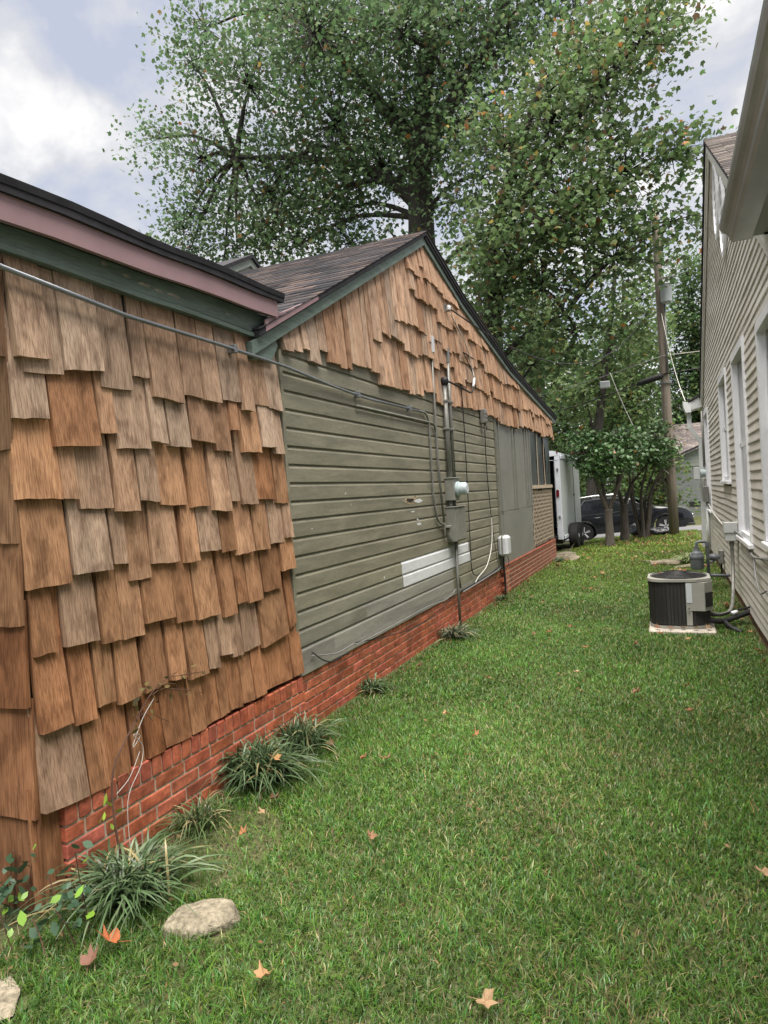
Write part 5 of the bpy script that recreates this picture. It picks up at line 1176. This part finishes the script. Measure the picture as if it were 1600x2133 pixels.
wood(-3.6, 32, 13, 2.6, (.12, .18, .07), 11, 'leaning dark trunked woodland tree across the street', .21, .16, .5, 9)
wood(-8.5, 34, 15, 3.6, (.11, .165, .066), 12, 'dense woodland tree rising beyond the trailer roof', .28, 0, .2, 12)
wood(-5.8, 38, 12, 3.2, (.125, .185, .07), 13, 'mid green woodland tree behind the leaning trunk', .2, .02, .15, 12)
wood(-1.8, 41, 11, 3.2, (.115, .175, .066), 14, 'rounded woodland tree left of the utility pole', .2, 0, .12, 12)
wood(1.4, 47, 15, 3.0, (.09, .15, .055), 15, 'dark woodland tree showing right of the utility pole', .2, .04, .35, 11)
wood(4.6, 46, 17, 3.6, (.085, .145, .055), 16, 'tall dark woodland tree above the street house', .25, 0, .42, 10)
wood(-4.6, 45, 9, 3.4, (.12, .18, .065), 17, 'low pale woodland tree deep behind the street', .18, 0, .1, 11)
wood(-12.5, 38, 15, 4.2, (.085, .13, .06), 18, 'tall woodland tree hidden behind the shingled roof', .3, 0, .15, 12)
wood(.6, 46, 8, 3.0, (.060, .110, .036), 19, 'bushy woodland tree behind the grey street house', .2, 0, .1, 10)
wood(-2.6, 36, 4.2, 1.7, (.10, .16, .055), 20, 'low leafy bush seen over the suv roof', .1, 0, .15, 8, 22, .18)
wood(-5.2, 33.5, 4.4, 1.8, (.09, .15, .055), 21, 'dark leafy bush behind the rear of the suv', .1, 0, .15, 8, 22, .18)
wood(-.2, 35.5, 3.2, 1.3, (.085, .14, .036), 22, 'bright green bush behind the hood of the suv', .1, 0, .15, 8, 22, .16)
wood(-2.2, 48, 12, 3.6, (.10, .16, .06), 24, 'tall woodland tree filling the gap left of the pole', .2, 0, .1, 13)
wood(-8.0, 47, 13, 4.0, (.09, .145, .055), 25, 'far tall woodland tree behind the trailer', .2, 0, .1, 13)
wood(3.2, 48, 12, 4.0, (.085, .145, .055), 26, 'far woodland tree above the brown street roof', .2, 0, .25, 12)
wood(-7.6, 29.5, 7.5, 1.7, (.10, .165, .06), 23, 'slender street tree above the trailer roof', .14, .03, .4, 8, 22, .2)

# ------------------------------------------------------------------ liriope clumps, weeds
def strip_plant(name, label, c_, n, ln, spread, wd, base_col, special, seed, cat='plant', group=None, bz=0.0, squash=1.0):
    r2 = np.random.default_rng(seed); V, cnt, idx, K = [], [], [], []; S = 6
    for i in range(n):
        a = r2.uniform(0, 2*np.pi); L_ = ln*r2.uniform(.55, 1.15); out_ = spread*r2.uniform(.25, 1.1); ox, oy = r2.normal(size=2)*spread*.17
        dx_, dy_ = np.cos(a), np.sin(a)*squash; k0 = len(V); w0 = wd*r2.uniform(.7, 1.3); u = r2.uniform(); col = np.array(base_col)*r2.uniform(.6, 1.45); acc = 0
        for p, sc_ in special:
            if acc <= u < acc+p: col = np.array(sc_)*r2.uniform(.7, 1.2)
            acc += p
        tw = r2.uniform(-.6, .6)
        for s_ in range(S+1):
            t = s_/S; rr_ = out_*t**1.1; z_ = L_*(t*1.05-.80*t*t*(.5+out_/spread*.55)) if True else 0
            wv = w0*(1-t**3)*.5+.0004; px, py = c_[0]+ox+dx_*rr_, c_[1]+oy+dy_*rr_
            sx_, sy_ = -dy_*wv, dx_*wv
            V.append((px-sx_, py-sy_, c_[2]+max(z_, .01)+tw*wv)); V.append((px+sx_, py+sy_, c_[2]+max(z_, .01)-tw*wv)); K += [col, col]
        for s_ in range(S): cnt.append(4); idx += [k0+2*s_, k0+2*s_+1, k0+2*s_+3, k0+2*s_+2]
    return tag(colored_mesh(name, V, cnt, idx, np.array(K), M['gloss'], None, origin=c_), label, cat, group)
LIR = (.062, .105, .045); LSP = ((.06, (.30, .25, .12)), (.12, (.14, .19, .10)))
strip_plant('liriope_clump', 'arching dark grassy clump beside the flat-topped stone', (-2.10, 2.03, 0), 420, .36, .34, .0085, LIR, LSP, 31)
strip_plant('liriope_clump', 'largest dark grassy clump against the near brick wall', (-2.20, 3.13, 0), 480, .46, .36, .0090, LIR, LSP, 32)
strip_plant('liriope_clump', 'dark grassy clump just past the largest one', (-2.22, 3.62, 0), 300, .40, .30, .0085, LIR, LSP, 33)
strip_plant('liriope_clump', 'small green tuft by the brick under the loose wire', (-2.27, 4.85, 0), 170, .25, .20, .007, (.055, .10, .035), LSP, 34)
strip_plant('liriope_clump', 'grassy clump with dry blades near the meter pipe foot', (-2.20, 6.85, 0), 260, .30, .28, .008, (.060, .085, .045), ((.16, (.32, .28, .18)), (.2, (.18, .20, .13))), 35)
strip_plant('liriope_clump', 'thin half dry tuft in front of the bricks by the slab', (-2.18, 2.58, 0), 130, .30, .25, .006, (.07, .11, .04), ((.22, (.30, .26, .14)),), 36)
strip_plant('grass_tuft', 'grass tuft at the porch brick corner under the cable box', (-2.26, 9.35, 0), 120, .16, .16, .008, (.05, .09, .035), LSP, 37)
strip_plant('variegated_clump', 'pale striped grassy clump among stones by the gas meter', (.30, 13.6, .02), 170, .36, .36, .018, (.26, .32, .15), ((.2, (.42, .42, .28)),), 38)
strip_plant('grass_tuft', 'dark tuft beside the stones at the far porch corner', (-2.18, 14.2, 0), 90, .18, .18, .012, (.04, .085, .05), LSP, 39)
# leafy weed at the house corner
wdp = thing('leafy_weed', 'low broad-leaved weed with bright and dull leaves at the house corner', 'weed', (-2.3, 1.75, 0))
b = MB()
wp, wc = [], []
for i in range(16):
    x, y = -2.25+rnd.uniform(-.28, .22), 1.76+rnd.uniform(-.16, .14); h_ = rnd.uniform(.12, .34)
    tip = (x+rnd.uniform(-.08, .08), y+rnd.uniform(-.08, .04), h_); b.tube([(x, y, -.02), ((x+tip[0])/2, (y+tip[1])/2, h_*.6), tip], .0025, 4)
    for j in range(9):
        t = .35+.65*j/8; wp.append((x+(tip[0]-x)*t+rnd.uniform(-.05, .05), y+(tip[1]-y)*t+rnd.uniform(-.05, .05), h_*t+rnd.uniform(-.01, .03)))
        wc.append((.16, .30, .035) if rnd.random() < .22 else (.05, .10, .055))
b.build('stems', M['twig'], wdp)
V, cnt, idx, cv = leaves(np.array(wp), .048, np.array(wc), OVAL*np.array([1.25, 1, 1]), .5)
colored_mesh('foliage', V, cnt, idx, cv, M['gloss'], wdp, origin=(-2.3, 1.75, 0))
# dead vine and white string on the near bricks
vn = thing('dead_vine', 'dry twiggy vine leaning on the shakes above the bricks', 'vine', (-2.24, 2.3, 0))
b = MB(); b.tube(smoothpath([(-2.22, 2.13, 0), (-2.25, 2.12, .25), (-2.28, 2.16, .45), (-2.29, 2.30, .60), (-2.30, 2.46, .72), (-2.30, 2.62, .76)], 4), list(np.linspace(.006, .002, 21)), 5)
for p in ((2.30, .60), (2.40, .67), (2.50, .73), (2.58, .75), (2.44, .70)):
    b.tube(smoothpath([(-2.295, p[0], p[1]), (-2.28, p[0]+rnd.uniform(0, .12), p[1]+rnd.uniform(-.06, .06)), (-2.27, p[0]+rnd.uniform(.08, .26), p[1]+rnd.uniform(-.12, .03))], 3), .002, 4)
b.build('stem', M['twig'], vn)
wp = np.array([(-2.275+rnd.uniform(-.015, .02), 2.28+rnd.random()*.5, .58+rnd.random()*.2) for _ in range(42)]); V, cnt, idx, cv = leaves(wp, .034, palette(42, (.12, .10, .04), .5), OVAL, .1)
colored_mesh('foliage', V, cnt, idx, cv, M['leafdry'] if False else M['gloss'], vn, origin=(-2.24, 2.3, 0))
wp = np.array([(-2.25+rnd.uniform(-.02, .03), 2.08+rnd.uniform(-.07, .10), .30+rnd.uniform(-.06, .12)) for _ in range(9)]); V, cnt, idx, cv = leaves(wp, .042, palette(9, (.22, .33, .05), .3), OVAL, .2)
colored_mesh('green_leaves', V, cnt, idx, cv, M['gloss'], vn, origin=(-2.24, 2.1, 0))
cable('white_string', 'tangled white string hanging down the bricks by the dead vine', [(-2.27, 2.42, .69), (-2.27, 2.34, .62), (-2.26, 2.26, .52), (-2.27, 2.32, .55), (-2.26, 2.27, .57), (-2.27, 2.33, .50), (-2.26, 2.30, .42), (-2.25, 2.20, .30), (-2.22, 2.17, .05)], .0018, 'string', 5, 6, 'string')
cable('white_string', 'short white string end slanting from vine to the brick cap', [(-2.27, 2.31, .48), (-2.25, 2.22, .40), (-2.25, 2.14, .36)], .0016, 'string', 5, 5, 'string')

# ------------------------------------------------------------------ stones
def stone(name, label, c_, r3, seed, rot=0.0, flat=.7, cat='stone', sub=4):
    import bmesh
    r2 = np.random.default_rng(seed); bm = bmesh.new()
    for i in range(26):
        a = r2.uniform(0, 6.283); q_ = r2.uniform(.72, 1.08); z_ = r2.choice([-.4, .1, .5, .8, 1.0], p=[.15, .15, .2, .2, .3])
        k_ = 1.0 if z_ < .6 else .78
        x, y = r3[0]*q_*k_*math.cos(a), r3[1]*q_*k_*math.sin(a)
        bm.verts.new((c_[0]+x*math.cos(rot)-y*math.sin(rot), c_[1]+x*math.sin(rot)+y*math.cos(rot), c_[2]+r3[2]*(z_+r2.uniform(-.08, .08))+.15*x*flat))
    h_ = bmesh.ops.convex_hull(bm, input=bm.verts); bmesh.ops.delete(bm, geom=[g for g in h_['geom_interior'] if isinstance(g, bmesh.types.BMVert)], context='VERTS')
    bmesh.ops.dissolve_limit(bm, angle_limit=R(9), verts=bm.verts, edges=bm.edges)
    bmesh.ops.bevel(bm, geom=list(bm.edges), offset=min(r3)*.16, segments=2, profile=.6, affect='EDGES')
    bmesh.ops.triangulate(bm, faces=bm.faces); bmesh.ops.subdivide_edges(bm, edges=bm.edges, cuts=2, use_grid_fill=True)
    for v in bm.verts:
        p = v.co; d = .022*min(r3)*4*(math.sin(p.x*61+seed)*math.sin(p.y*53)+.6*math.sin(p.x*131+p.z*90)*math.sin(p.y*117+p.z*141)); v.co = p+v.normal*d*.5
    bm.normal_update(); b = MB(); bm.verts.index_update()
    b.add([tuple(v.co) for v in bm.verts], [tuple(v.index for v in f.verts) for f in bm.faces]); bm.free()
    o_ = b.build(name, M['stone'], smooth=True, auto=40); return tag(o_, label, cat)
stone('garden_stone', 'flat-topped tan stone in the grass beside the grassy clump', (-1.70, 1.98, -.015), (.165, .115, .068), 51, .35, .7)
stone('paving_stone', 'flat tan paving stone at the edge of the lawn', (-2.10, 1.37, 0), (.17, .16, .022), 52, .2, .15)
stone('edging_stone', 'long low mossy stone lying along the near bricks', (-2.20, 2.20, -.01), (.085, .22, .055), 53, -.12, .5)
stone('edging_stone', 'small stone at the far porch brick corner', (-2.02, 14.6, 0), (.22, .30, .10), 54, .3, .6)
stone('edging_stone', 'flat stone beyond the porch corner stone', (-2.2, 15.2, 0), (.25, .28, .09), 57, .8, .6)
stone('edging_stone', 'low brown border stone near the gas meter', (-.12, 13.45, 0), (.34, .20, .09), 55, -.1, .5)
stone('edging_stone', 'flatter border stone tucked before the pale clump', (.30, 13.0, 0), (.36, .18, .05), 56, .1, .4)

# ------------------------------------------------------------------ fallen leaves
LV = []
for s_ in range(6):
    r2 = np.random.default_rng(70+s_); pts = [(0, 0, .0)]; n = 14; b = MB(); V = [(0, 0, .004)]
    prof_ = [.50, .24, .46, .26, .52, .24, .46, .30, .30, .26, .16, .26, .30, .30]
    for i in range(n):
        t = math.pi/2+2*math.pi*i/n-2*math.pi*4/n; q_ = prof_[i]*r2.uniform(.85, 1.12); V.append((q_*math.cos(t), q_*math.sin(t), .30*q_*math.sin(2*t+s_)+(.75+.25*(s_ % 3))*q_*abs(q_*math.cos(t+s_*.7))*1.6+.18*q_*r2.uniform(-.5, 1.0)))
    b.add(V, [(0, 1+i, 1+(i+1) % n) for i in range(n)]); b.tube([(0, -.14, .01), (.03, -.4, .04), (.06, -.62, .06)], .012, 4)
    me = bpy.data.meshes.new('fallen_leaf'); me.from_pydata([tuple(p) for p in b.v], [], b.f); me.materials.append(M['leafdry']); me.update(); LV.append(me)
BROWN = [(.34, .16, .07), (.38, .22, .11), (.23, .105, .05), (.42, .28, .16), (.27, .15, .085), (.14, .075, .04)]
NAMES = ['orange brown', 'tan', 'dark russet', 'pale tan', 'dull brown', 'dark brown']
def fallen(x, y, z, size, label=None, group=None, col=None, tip=.35):
    o_ = bpy.data.objects.new('fallen_leaf', rnd.choice(LV)); o_.scale = (size, size, size*1.0); o_.rotation_euler = (rnd.uniform(-tip, tip), rnd.uniform(-tip, tip), rnd.uniform(0, 6.28))
    ci = rnd.randrange(6); f_ = rnd.uniform(.85, 1.15)
    if label is None:
        where = 'on the lawn before the condenser' if y < 7 else ('on the lawn between the two houses' if y < 13 else 'on the far lawn by the clipped trees')
        if x < -1.5 and y < 7: where = 'on the lawn edge along the brick wall'
        label = NAMES[ci]+' curled leaf lying '+where; group = NAMES[ci]+' leaves '+where
    place(o_, (x, y, z)); o_.color = (*(col or tuple(c_*f_ for c_ in BROWN[ci])), 1); tag(o_, label, 'leaf', group); return o_
NEAR = [(-1.295, 2.66), (-.572, 1.875), (-1.941, 2.863), (-1.907, 2.714), (-1.886, 2.515), (-1.71, 3.461), (-1.578, 3.495), (-2.028, 3.378), (-1.412, 5.231), (-.753, 5.527), (.048, 5.298), (.055, 4.725), (-.288, 5.074), (-1.179, 3.983), (.264, 2.832), (-2.106, 5.512), (-1.27, 1.754), (-.785, 6.401), (-1.355, 6.909), (-1.229, 7.041), (-.353, 6.599), (.64, 6.491), (-1.955, 7.203), (-1.48, 4.326), (-1.225, 10.083), (-.151, 7.105), (.108, 6.883), (-2.181, 10.855), (-1.602, 8.836), (-1.412, 11.391), (-.808, 11.961), (-1.823, 12.378), (-1.345, 13.054), (-2.0, 3.614), (-2.12, 3.709), (-1.04, 7.356), (-.765, 8.534)]
for i, (x, y) in enumerate(NEAR):
    fallen(x, y, .058, rnd.uniform(.062, .09) if y > 2.2 else .085)
fallen(-1.885, 1.72, .06, .115, 'large vivid orange curled leaf below the leafy weed', None, (.38, .12, .045), .5)
fallen(-1.90, 1.64, .04, .09, 'dull pinkish brown leaf half under the orange leaf', None, (.20, .10, .07))
fallen(-2.02, 3.02, .20, .08, 'tan leaf caught in the largest grassy clump', None, (.42, .24, .10))
for i in range(150):
    y = 8.5+13*math.sqrt(rnd.random()); x = rnd.uniform(-2.2 if y < 16 else -2.0, .6)
    if y > 16 and x < -1.9: continue
    fallen(x, y, hgt(x, y)+.052, rnd.uniform(.08, .13))
for (x, y) in ((acx-.05, acy+.05), (acx+.06, acy-.02), (acx-.18, acy+.02), (acx+.02, acy+.15)): fallen(x, y, az0+.57-.25*math.hypot(x-acx, y-acy), .07, 'dry brown leaf resting on the condenser fan guard', 'leaves on the fan guard')
for i in range(5): fallen(-.18+.12*i, 7.36+rnd.uniform(0, .05), .06, .08, 'brown leaf at the edge of the concrete pad', 'leaves on the concrete pad')
for i in range(7): fallen(.62+rnd.uniform(-.06, .06), 7.6+rnd.uniform(-.3, 1.4), .04, .10, 'brown leaf drifted against the vinyl house bricks', 'leaves along the vinyl house')

# crumbs of leaf and straw along the walls and through the lawn
n = 2600; wx_ = np.where(rng.uniform(size=n) < .45, -2.31+np.abs(rng.normal(size=n))*.10, np.where(rng.uniform(size=n) < .25, .72-np.abs(rng.normal(size=n))*.10, rng.uniform(-2.2, .7, n)))
wy_ = rng.uniform(1.3, 15, n); lp = np.stack([wx_, wy_, rng.uniform(.006, .045, n)], 1)
V, cnt, idx, cv = leaves(lp, .024, palette(n, (.20, .12, .06), .55), OVAL, .5)
tag(colored_mesh('leaf_litter', V, cnt, idx, cv, M['leaf']), 'small brown crumbs of leaf and straw along the walls', 'leaf litter', kind='stuff')
